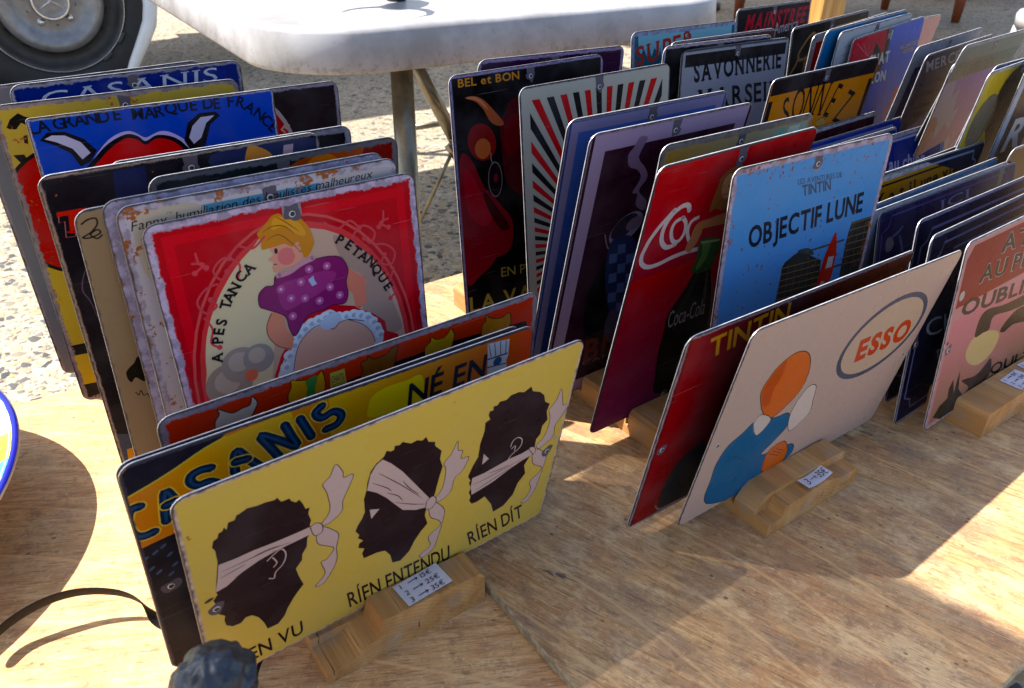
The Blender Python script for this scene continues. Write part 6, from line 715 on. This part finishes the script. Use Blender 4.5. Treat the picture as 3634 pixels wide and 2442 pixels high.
for ins, z in prof: V += [(p[0], p[1], z) for p in rr2(ins, .17)]
n = len(rr2(0, .17))
for k in range(len(prof) - 1):
    for i in range(n): Fc.append((k * n + i, k * n + (i + 1) % n, (k + 1) * n + (i + 1) % n, (k + 1) * n + i))
Fc.append(tuple(range((len(prof) - 1) * n, len(prof) * n))); Fc.append(tuple(range(n - 1, -1, -1)))
tp = link('table_top', mesh('table_top', V, Fc), (MPLAS,), folding, True); tp.location = (0, 0, hb)
def wl(p): return folding_inv @ Vector(p)
bpy.context.view_layer.update(); folding_inv = folding.matrix_world.inverted()
l1 = wl((-.19, 1.35, GZ)); 
yb = Lt - l1.y; az_ = Vector((-.19, 1.35)); k_ = az_.x / az_.y; cc_ = folding.location
# far legs stand a little closer together than the near ones
xb = (k_ * (cc_.y + TY.y * yb) - cc_.x - TY.x * yb) / (TX.x - k_ * TX.y)
for lx, ly in ((l1.x, l1.y), (l1.x + .66, l1.y), (xb, yb), (xb + .42, yb)):
    bm = bmesh.new(); tube(bm, [(lx, ly, 0.012), (lx, ly, hb + .01)], .0192, 20); tube(bm, [(lx, ly, 0), (lx, ly, .03)], .023, 16); bmobj('leg', bm, (MSTEEL,), folding, True)
for a, xa, xw in ((l1.y, l1.x, .66), (yb, xb, .42)):
    bm = bmesh.new(); tube(bm, [(xa, a, .10), (xa + xw, a, .10)], .012, 12); bmobj('cross_bar', bm, (MSTEEL,), folding, True)
bm = bmesh.new(); tube(bm, [wl((-.205, 1.52, .225)), wl((-.110, 1.56, .020))], .0135, 14); bmobj('diagonal_brace', bm, (MSTEEL,), folding, True)
bm = bmesh.new(); tube(bm, [wl((-.120, 1.555, .050)), wl((-.098, 1.565, -.004))], .0175, 6); tube(bm, [wl((-.132, 1.54, .035)), wl((-.095, 1.54, -.02))], .010, 4); bmobj('brace_bracket', bm, (MSTEEL,), folding)
bm = bmesh.new(); tube(bm, [wl((-.118, 1.535, .035)), wl((-.20, 1.56, -.14)), ], .0038, 8); bmobj('thin_strut', bm, (MSTEEL,), folding, True)
# ---------------------------------------------------------------- horned figurine on the folding table (its foot and shadow show)
hx = Vector((-.220, 1.548, TZ0 + TTH - .0015))
hf = empty('horned_figurine', hx, 0); tag(hf, 'dark horned figurine standing on the white folding table, only its foot in frame', 'figurine')
bm = bmesh.new(); lathe(bm, [(0, 0), (.017, 0), (.0185, .004), (.018, .014), (.014, .02), (.0135, .05), (0, .055)], 28); bmobj('foot', bm, (MBRONZE,), hf, True)
bm = bmesh.new(); tube(bm, [(0, 0, .045), (-.01, -.012, .065), (-.028, -.045, .078), (-.042, -.085, .078), (-.045, -.105, .074)], [.014, .022, .030, .030, .012], 16); bmobj('body', bm, (MBRONZE,), hf, True)
bm = bmesh.new(); tube(bm, [(-.05, -.085, .08), (-.078, -.078, .085), (-.103, -.092, .082), (-.115, -.115, .074), (-.118, -.146, .066)], [.012, .0095, .007, .004, .001], 10); bmobj('horn', bm, (MBRONZE,), hf, True)
bm = bmesh.new(); tube(bm, [(-.03, -.085, .08), (.000, -.098, .082), (.022, -.125, .075), (.028, -.158, .068), (.012, -.188, .062)], [.012, .0095, .007, .004, .001], 10); bmobj('horn', bm, (MBRONZE,), hf, True)
# ---------------------------------------------------------------- parked van: wheel, mudguard, body
def ray(px, py, depth):
    u_ = px - 1817; v_ = 1221 - py; cr, sr = cos(ROLL), sin(ROLL); a = cr * u_ - sr * v_; b = sr * u_ + cr * v_
    return Vector((0, 0, CAMH)) + (_f * FPX + _r * a + _u * b) * (depth / FPX)
wc = ray(176, 4, 3.74)
hd = Vector((-wc.x, -wc.y, 0)).normalized(); hd = (hd + Vector((.10, 0, 0))).normalized(); side = Vector((-hd.y, hd.x, 0))
if side.x < 0: side = -side
van = empty('parked_van', (wc.x, wc.y, GZ), atan2(side.y, side.x)); tag(van, 'white van parked behind the tables with one dusty steel wheel showing', 'van')
# local frame: x = side (to the right), -y = outwards (towards the stall)
wh = empty('wheel', (0, 0, wc.z - GZ), 0, van); wh.rotation_euler = (pi / 2, 0, 0)    # local z of the wheel = outwards
RW, RT = .320, .475
bm = bmesh.new(); lathe(bm, [(RW - .012, -.02), (RW + .004, -.004), (RW + .03, .012), (RW + .08, .018), (RT - .045, .010), (RT - .012, -.012), (RT, -.05), (RT, -.18), (RT - .02, -.215), (RW, -.22), (RW - .012, -.02)], 96); bmobj('tyre', bm, (MRUB,), wh, True)
bm = bmesh.new(); lathe(bm, [(RW + .006, .0), (RW + .004, .006), (RW - .004, .006), (RW - .012, -.004), (RW - .018, -.03), (RW - .035, -.045), (RW - .05, -.05)], 96); bmobj('rim_lip', bm, (MWHEELD,), wh, True)
bm = bmesh.new(); tube(bm, [((RW + .003) * cos(2 * pi * k / 80) * 1.0, (RW + .003) * sin(2 * pi * k / 80), .006) for k in range(81)], .0016, 6, cap=False); bmobj('rim_edge_ring', bm, (MCHROME,), wh, True)
bm = bmesh.new(); lathe(bm, [(.234, -.014), (.226, -.006), (.212, .004), (.195, .002), (.165, -.018), (.146, -.028), (.130, -.03), (.09, -.026), (.085, -.026)], 96); bmobj('wheel_disc', bm, (MWHEEL,), wh, True)
bm = bmesh.new(); lathe(bm, [(RW - .045, -.052), (RW - .06, -.052), (RW - .085, -.030), (.234, -.0142)], 96); bmobj('wheel_flange', bm, (MWHEELD,), wh, True)
for k in range(16):
    a = 2 * pi * (k + .35) / 16; bm = bmesh.new(); lathe(bm, [(.019, 0), (.015, .0005), (.0145, -.001), (0, -.0012)], 16)
    g = bmobj('vent_hole', bm, (MHOLE,), wh, True); g.scale = (1, .62, 1); g.location = ((RW - .072) * cos(a), (RW - .072) * sin(a), -.0385); g.rotation_euler = (0, radians(38), 0)
    g.rotation_euler = (Matrix.Rotation(a, 3, 'Z') @ Matrix.Rotation(radians(42), 3, 'Y') @ Matrix.Rotation(pi / 2, 3, 'Z')).to_euler()
    if k in (11, 12): pass
for k in range(5):
    a = radians(167 + 72 * k); bm = bmesh.new(); lathe(bm, [(0, .016), (.010, .016), (.012, .012), (.013, 0)], 12); tube(bm, [(0, 0, -.004), (0, 0, .004)], .018, 18)
    g = bmobj('wheel_nut', bm, (MCHROME,), wh, True); g.location = (.109 * cos(a), .109 * sin(a), -.029)
for k in range(5):
    a = radians(167 + 36 + 72 * k); bm = bmesh.new(); lathe(bm, [(.008, 0), (.0065, .0006), (0, .0003)], 12); g = bmobj('small_hole', bm, (MHOLE,), wh); g.location = (.108 * cos(a), .108 * sin(a), -.0284)
bm = bmesh.new(); lathe(bm, [(.088, -.028), (.086, .012), (.080, .020), (.076, .020), (.072, .014), (.05, .018), (0, .022)], 64); hc = bmobj('hub_cap', bm, (MWHEEL,), wh, True)
bm = bmesh.new(); lathe(bm, [(.083, .014), (.080, .023), (.074, .023), (.071, .016)], 64)
for k in range(3):
    a = pi / 2 + 2 * pi * k / 3; d1 = Vector((cos(a), sin(a), 0)); n1 = Vector((-d1.y, d1.x, 0))
    q = [bm.verts.new(p) for p in (n1 * .009 + Vector((0, 0, .018)), d1 * .076 + Vector((0, 0, .018)), -n1 * .009 + Vector((0, 0, .018)), Vector((0, 0, .029)))]
    bm.faces.new((q[0], q[3], q[1])); bm.faces.new((q[3], q[2], q[1]))
for v in bm.verts: pass
so = bmobj('star_emblem', bm, (MCHROME,), wh)
for bump_k in ((-.6, .003), (-.95, .0)):
    a = bump_k[0]; bm = bmesh.new(); pts = [((RW + .012 + .0) * cos(a + t * .17), (RW + .012) * sin(a + t * .17), .012) for t in (-.5, -.25, 0, .25, .5)]
    tube(bm, pts, .008, 8); bmobj('balance_weight', bm, (MWHEELD,), wh, True)
bm = bmesh.new(); mp_ = []
for px, py, r_ in ((512, -120, .024), (520, -50, .026), (533, 20, .029), (531, 80, .029), (515, 130, .028), (496, 180, .026), (478, 225, .024), (462, 275, .022)):
    mp_.append(ray(px, py, 3.62))
vi = (Matrix.Translation((wc.x, wc.y, GZ)) @ Matrix.Rotation(atan2(side.y, side.x), 4, 'Z')).inverted()
tube(bm, [vi @ p for p in mp_], [.026, .028, .031, .031, .029, .026, .023, .02], 14); bmobj('mudguard_edge', bm, (MVAN,), van, True)
# body side with wheel arch
bm = bmesh.new(); ol = []
zc = wc.z - GZ; ra = .56; xr = 1.7  # unseen right end of the body lengthened to shade the ground
out = [(xr, zc + .16), (.60, zc + .16)]
for k in range(13):
    a = radians(10 + 160 * k / 12); out.append((ra * cos(a), zc + ra * sin(a)))
out += [(-.60, zc - .1), (-4.2, zc - .1), (-4.4, zc + .1), (-4.4, 2.3), (-4.1, 2.45), (.3, 2.45), (xr, 2.2)]
A = [bm.verts.new((x, -.03, z)) for x, z in out]; B = [bm.verts.new((x, 1.85, z)) for x, z in out]; nn = len(out)
bm.faces.new(A); bm.faces.new(B[::-1])
for i in range(nn): bm.faces.new((A[i], B[i], B[(i + 1) % nn], A[(i + 1) % nn]))
bmobj('van_body', bm, (MVAN,), van)
for (xa, xb, za, zb_) in ((-3.9, -2.9, 1.5, 2.15),):
    bm = bmesh.new(); box(bm, xa, xb, -.04, -.028, za, zb_); bmobj('side_window', bm, (MHOLE,), van, bevel=.004)
wh2 = empty('wheel', (-3.1, 0, zc), 0, van); wh2.rotation_euler = (pi / 2, 0, 0)
for ch in list(wh.children):
    if ch.name.split('.')[0] in ('tyre', 'rim_lip', 'wheel_disc', 'hub_cap'):
        c = ch.copy(); COL.objects.link(c); c.parent = wh2
# ---------------------------------------------------------------- painted ceramic platter
th_, ph_ = radians(-127.5), radians(83.2); nv = Vector((cos(ph_) * cos(th_), cos(ph_) * sin(th_), sin(ph_)))
_q = nv.to_track_quat('Z', 'Y').to_matrix().inverted() @ Vector((.131, .175, .02))
PH_ = (.60 + 11.0 * (atan2(_q.y, _q.x) / (2 * pi) + .5)) % 1.0
MC = NM('painted_glaze')
tcv = MC.n('ShaderNodeTexCoord').outputs['Object']; sp_ = MC.n('ShaderNodeSeparateXYZ'); MC.L(tcv, sp_.inputs[0])
rad_ = MC.math('SQRT', MC.math('ADD', MC.math('POWER', sp_.outputs[0], 2.0), MC.math('POWER', sp_.outputs[1], 2.0)))
angn = MC.math('ADD', MC.math('DIVIDE', MC.math('ARCTAN2', sp_.outputs[1], sp_.outputs[0]), 2 * pi), .5)
wob = MC.noise(tcv, 14, 3, .6); wob2 = MC.noise(tcv, 60, 4, .6)
aa = MC.math('ADD', angn, MC.math('MULTIPLY', MC.math('SUBTRACT', wob, .5), .03))
cell = MC.math('FRACT', MC.math('ADD', MC.math('MULTIPLY', aa, -11.0), PH_))
colr = MC.ramp(cell, [(0, (.82, .80, .74, 1)), (.02, (.80, .80, .76, 1))])
nd = colr.node.color_ramp; nd.interpolation = 'CONSTANT'
for pz, cc in ((.30, (.80, .56, .03, 1)), (.62, (.08, .52, .36, 1)), (.84, (.35, .66, .70, 1))):
    e = nd.elements.new(pz); e.color = cc
spots = MC.math('MULTIPLY', MC.ss(MC.voro(tcv, 95), .30, .24), MC.ss(wob, .45, .55))
c_ = MC.mix(MC.math('MULTIPLY', spots, .6), colr, (.72, .26, .08, 1))
blk = MC.ss(MC.noise(tcv, 45, 5, .75, .6), .60, .63); c_ = MC.mix(MC.math('MULTIPLY', blk, .8), c_, (.02, .03, .08, 1))
c_ = MC.mix(MC.ss(MC.math('ABSOLUTE', MC.math('SUBTRACT', rad_, .2115)), .0010, .0005), c_, (.35, .34, .32, 1))
c_ = MC.mix(MC.ss(MC.math('ADD', rad_, MC.math('MULTIPLY', wob2, .002)), 0.2145, .2150), c_, (.012, .014, .30, 1))
c_ = MC.mix(MC.ss(rad_, .2185, .2190), c_, (.62, .55, .45, 1))
MC.bump(wob2, .1, .001); MGLAZE = MC.fin(c_, .12, 0, .5, .4)
th_, ph_ = radians(-127.5), radians(83.2); nv = Vector((cos(ph_) * cos(th_), cos(ph_) * sin(th_), sin(ph_)))
pl_ = empty('ceramic_platter', (-.6295, .4525, .042)); pl_.rotation_euler = nv.to_track_quat('Z', 'Y').to_euler()
tag(pl_, 'large painted ceramic platter with a cobalt blue rim, cut by the left frame edge', 'platter')
bm = bmesh.new(); lathe(bm, [(0, -.026), (.10, -.026), (.125, -.022), (.150, -.008), (.205, -.0015), (.213, .001), (.2175, .001), (.2195, -.0015), (.2185, -.0045), (.213, -.006), (.155, -.014), (.125, -.030), (.10, -.034), (.10, -.038), (.088, -.038), (.085, -.032), (0, -.032)], 128)
bmobj('dish', bm, (MGLAZE,), pl_, True)
# ---------------------------------------------------------------- leather strap arching over the left board
bm = bmesh.new()
def tpt(px, py, z):
    o_ = ray(px, py, 1); d_ = (o_ - Vector((0, 0, CAMH))); t_ = (z - CAMH) / d_.z; return Vector((0, 0, CAMH)) + d_ * t_
path = [(-60, 2330, .004), (0, 2258, .004), (70, 2205, .009), (150, 2158, .013), (240, 2125, .015), (330, 2113, .015), (420, 2118, .013), (480, 2135, .010), (520, 2165, .010), (545, 2200, .003), (572, 2232, -.003), (640, 2262, -.005)]
ctr = [tpt(*p) for p in path]
ex = [uv(.11, .33, -.005), uv(.15, .305, -.0052), uv(.17, .25, -.005)]
half = .0062; prev = None; cs = ctr
rows = []
for i, p in enumerate(cs):
    t = (cs[min(i + 1, len(cs) - 1)] - cs[max(0, i - 1)]).normalized(); sd = t.cross(Vector((0, 0, 1))).normalized(); up = sd.cross(t)
    tw = radians(75 if i < 9 else 25); s2 = sd * cos(tw) + up * sin(tw); n2 = s2.cross(t)
    rows.append([bm.verts.new(p + s2 * half * a + n2 * .0008 * b + Vector((0, 0, half * .9))) for a, b in ((-1, -1), (1, -1), (1, 1), (-1, 1))])
for a, b in zip(rows, rows[1:]):
    for k in range(4): bm.faces.new((a[k], a[(k + 1) % 4], b[(k + 1) % 4], b[k]))
bm.faces.new(rows[0][::-1]); bm.faces.new(rows[-1])
st = bmobj('leather_strap', bm, (MLEATH,), None, True); md = st.modifiers.new('s', 'SUBSURF'); md.levels = 2; md.render_levels = 2
tag(st, 'thin black leather strap arching over the sunlit board into the left stack', 'strap')
bm = bmesh.new(); tube(bm, [tpt(940, 2320, -.004), tpt(925, 2345, -.003), tpt(912, 2380, -.002), tpt(904, 2420, -.0035), tpt(890, 2500, -.004)], .0016, 8)
tag(bmobj('black_cord', bm, (MLEATH,), None, True), 'short black cord end lying between the left stack and the bronze figurine', 'cord')
# ---------------------------------------------------------------- bronze figurine in the near left corner
fc = tpt(752, 2370, .195); fb = empty('bronze_figurine', (fc.x, fc.y, -.0062), ANG + radians(-25)); tag(fb, 'small dark bronze bust of a woman with gathered hair, blurred at the bottom', 'figurine')
bm = bmesh.new(); lathe(bm, [(0, 0), (.045, 0), (.047, .004), (.046, .012), (.038, .016), (.036, .022), (.03, .026), (0, .026)], 40); bmobj('plinth', bm, (MBRONZE,), fb, True)
mb = bpy.data.metaballs.new('m'); mb.resolution = .0035; mb.render_resolution = .0035; mb.threshold = .35
def ball(x, y, z, r, s=(1, 1, 1)):
    e = mb.elements.new(type='ELLIPSOID'); e.co = (x, y, z); e.radius = r * 1.35; e.size_x, e.size_y, e.size_z = s
hz = .2
for q in ((0, 0, .045, .030, (1.1, .9, 1)), (0, 0, .075, .028, (1.1, .85, 1)), (0, 0, .105, .026, (1.15, .8, 1)), (0, 0, .13, .026, (1.35, .8, .8)), (-.028, 0, .142, .012), (.028, 0, .142, .012), (-.036, .004, .125, .010), (.036, .004, .125, .010), (-.038, .012, .108, .009), (.038, .012, .108, .009), (-.02, .026, .095, .009), (.02, .026, .095, .009), (0, 0, .155, .010, (1, 1, 1.4)), (0, .001, .168, .009, (1, 1, 1.3)), (0, .004, .190, .0165, (.95, 1.05, 1.15)), (0, .019, .188, .004), (0, .016, .178, .006)):
    ball(*q)
mo = bpy.data.objects.new('m', mb); COL.objects.link(mo); bpy.context.view_layer.update()
me = bpy.data.meshes.new_from_object(mo.evaluated_get(bpy.context.evaluated_depsgraph_get())); bpy.data.objects.remove(mo)
me.name = 'draped_figure'
for v in me.vertices:       # folds of the drape
    if v.co.z < .13: k = .0014 * sin(atan2(v.co.y, v.co.x) * 13 + v.co.z * 60) * min(1, (.14 - v.co.z) * 14); v.co.x += v.co.x / .03 * k; v.co.y += v.co.y / .03 * k
link('draped_figure', me, (MBRONZE,), fb, True)
bm = bmesh.new(); bmesh.ops.create_icosphere(bm, subdivisions=5, radius=1)
for v in bm.verts:
    c = v.co.copy(); a = atan2(c.x, -c.y)
    groove = .10 * noise.noise(c * 1.7) + .06 * noise.noise(c * 4.5) + (.07 * sin(c.z * 17 + a * 2.6 + 2.5 * noise.noise(c * 2.0)) if c.z < .1 else .02 * sin(a * 9 + c.z * 9)) + (.10 if abs(c.z - .1 - .15 * sin(a)) < .09 else 0)
    r = 1 + groove
    v.co = Vector((c.x * .0178 * r, c.y * .0185 * r - .002, .192 + c.z * .0185 * r))
    if v.co.y > .011 and v.co.z < .200: v.co.y = .011
bmobj('hair', bm, (MBRONZE,), fb, True)
bm = bmesh.new(); bmesh.ops.create_icosphere(bm, subdivisions=4, radius=1)
for v in bm.verts:
    c = v.co.copy(); r = 1 + .07 * sin(atan2(c.z, c.x) * 7 + c.y * 6); v.co = Vector((c.x * .011 * r, -.020 + c.y * .009, .180 + c.z * .009 * r))
bmobj('hair_bun', bm, (MBRONZE,), fb, True)
# ---------------------------------------------------------------- far furniture at the top right
pb = ray(2930, 60, 2.55); post = empty('wooden_post', (pb.x, pb.y, GZ), radians(20)); tag(post, 'golden brown wooden post with visible grain beside the MAINSTREET sign', 'post')
bm = bmesh.new(); box(bm, -.043, .043, -.03, .03, 0, 1.3); bmobj('shaft', bm, (MPOST,), post, bevel=.004)
bm = bmesh.new(); box(bm, -.12, .12, -.1, .1, .0, .03); bmobj('foot', bm, (MPOST,), post, bevel=.004)
def gpt(px, py, z=GZ): return tpt(px, py, z)
a_ = gpt(3388, 80); b_ = gpt(3180, 40)
rt = empty('red_wood_table', (a_.x, a_.y, GZ), radians(24)); tag(rt, 'red brown wooden table with tapered legs standing far behind at the top right', 'table')
bm = bmesh.new(); box(bm, -1.75, .12, -.05, .85, .50, .56); bmobj('table_top', bm, (MRED,), rt, bevel=.008)
bm = bmesh.new(); box(bm, -1.65, .04, -.012, .02, .34, .499); bmobj('apron', bm, (MRED,), rt)
for lx, ly in ((0, 0), (-1.6, 0), (0, .75), (-1.6, .75)):
    bm = bmesh.new(); tube(bm, [(lx, ly, 0), (lx, ly, .339)], [.032, .055], 12); bmobj('leg', bm, (MRED,), rt, True)
cb = gpt(3560, 6); cr_ = empty('wooden_crate', (cb.x, cb.y + .35, GZ), radians(20)); tag(cr_, 'pale wooden crate on the ground in the top right corner', 'crate')
for k in range(3):
    bm = bmesh.new(); box(bm, -.75, .75, -.02, 0, .01 + k * .11, .105 + k * .11); bmobj('slat', bm, (MRAW,), cr_, bevel=.004)
    bm = bmesh.new(); box(bm, -.75, .75, .5, .52, .01 + k * .11, .105 + k * .11); bmobj('slat', bm, (MRAW,), cr_, bevel=.004)
for sx in (-.74, .71):
    bm = bmesh.new(); box(bm, sx, sx + .03, .001, .499, .005, .34); bmobj('end_board', bm, (MRAW,), cr_, bevel=.004)
bm = bmesh.new(); box(bm, -.709, .709, .001, .499, .005, .02); bmobj('bottom', bm, (MRAW,), cr_)
jc = tpt(3665, 120, .10); jd = (jc - Vector((0, 0, CAMH)))
jug = empty('white_plastic_stool', Vector((0, 0, CAMH)) + jd * 2.2, .3); jug.location.z = GZ
jl = ray(3758, 110, 3.0); jug.location = (jl.x, jl.y, GZ); tag(jug, 'white moulded plastic stool cut off by the right frame edge', 'stool')
zs = jl.z - GZ + .07
bm = bmesh.new(); lathe(bm, [(0, zs), (.13, zs), (.15, zs - .006), (.158, zs - .02), (.155, zs - .06), (.15, zs - .061), (.15, zs - .02), (0, zs - .02)], 40); bmobj('seat', bm, (MPLAS,), jug, True)
for k in range(4):
    a = pi / 4 + k * pi / 2; bm = bmesh.new(); tube(bm, [(.13 * cos(a), .13 * sin(a), zs - .03), (.19 * cos(a), .19 * sin(a), 0)], .022, 10); bmobj('leg', bm, (MPLAS,), jug, True)
# ---------------------------------------------------------------- unseen sun shades added to darken the near board and far ground
def shade_canopy(cx, cy, zc, half, rot, label, cloth):
    p = empty('added_sun_shade', (cx, cy, GZ), rot); tag(p, label, 'shade_canopy'); H = zc - GZ
    bm = bmesh.new(); N_ = 12; g = [[None] * (N_ + 1) for _ in range(N_ + 1)]
    for i in range(N_ + 1):
        for j in range(N_ + 1):
            x = -1 + 2 * i / N_; y = -1 + 2 * j / N_; m_ = max(abs(x), abs(y)); g[i][j] = bm.verts.new((x * half, y * half, H + (1 - m_) * .45 - .03 * sin(m_ * pi)))
    for i in range(N_):
        for j in range(N_): bm.faces.new((g[i][j], g[i + 1][j], g[i + 1][j + 1], g[i][j + 1]))
    bmobj('canopy', bm, (cloth,), p, True)
    if cloth is MNET:
        q = -half * .95
        bm = bmesh.new(); tube(bm, [(q, q, .0), (q, q, H + .02)], .02, 14); bmobj('pole', bm, (MRAW,), p, True)
        bm = bmesh.new(); lathe(bm, [(0, 0), (.22, 0), (.22, .05), (.04, .08), (.03, .2)], 28); o_ = bmobj('base', bm, (MHOLE,), p, True); o_.location = (q, q, 0)
        for e in ((1, -1), (-1, 1)):
            bm = bmesh.new(); tube(bm, [(q, q, H - .03), (e[0] * half * .98, e[1] * half * .98, H - .01)], .01, 6); bmobj('rib', bm, (MRAW,), p)
        return
    bm = bmesh.new(); tube(bm, [(0, 0, .0), (0, 0, H + .44)], .02, 14); bmobj('pole', bm, (MRAW,), p, True)
    bm = bmesh.new(); lathe(bm, [(0, 0), (.22, 0), (.22, .05), (.04, .08), (.03, .2)], 28); bmobj('base', bm, (MHOLE,), p, True)
    for k in range(4):
        a = pi / 4 + k * pi / 2; bm = bmesh.new(); tube(bm, [(.03 * cos(a), .03 * sin(a), H + .41), (half * .98 * cos(a) * 1.414, half * .98 * sin(a) * 1.414, H - .015)], .008, 6); bmobj('rib', bm, (MRAW,), p)
hs = .85; zc_ = 1.75; ra_ = radians(14)
d1_ = Vector((cos(ANG + ra_), sin(ANG + ra_), 0)); d2_ = Vector((-sin(ANG + ra_), cos(ANG + ra_), 0))
sc_c = uv(.468, .462, 0) - d1_ * hs - d2_ * hs + Vector((-.707, .060, 0)) * zc_
shade_canopy(sc_c.x, sc_c.y, zc_, hs, ANG + ra_, 'added, unseen square sun shade on a pole behind the viewer, shading the near boards', MNET)  # out of view, added to dim the sun on the near boards
far = Vector((3.4, 7.3, 0)) + Vector((-.707, .060, 0)) * (2.6)
shade_canopy(far.x, far.y, 2.1, 3.1, .4, 'unseen added parasol over the ground beyond the tables', MTARP)  # added above the view to keep the far ground dark
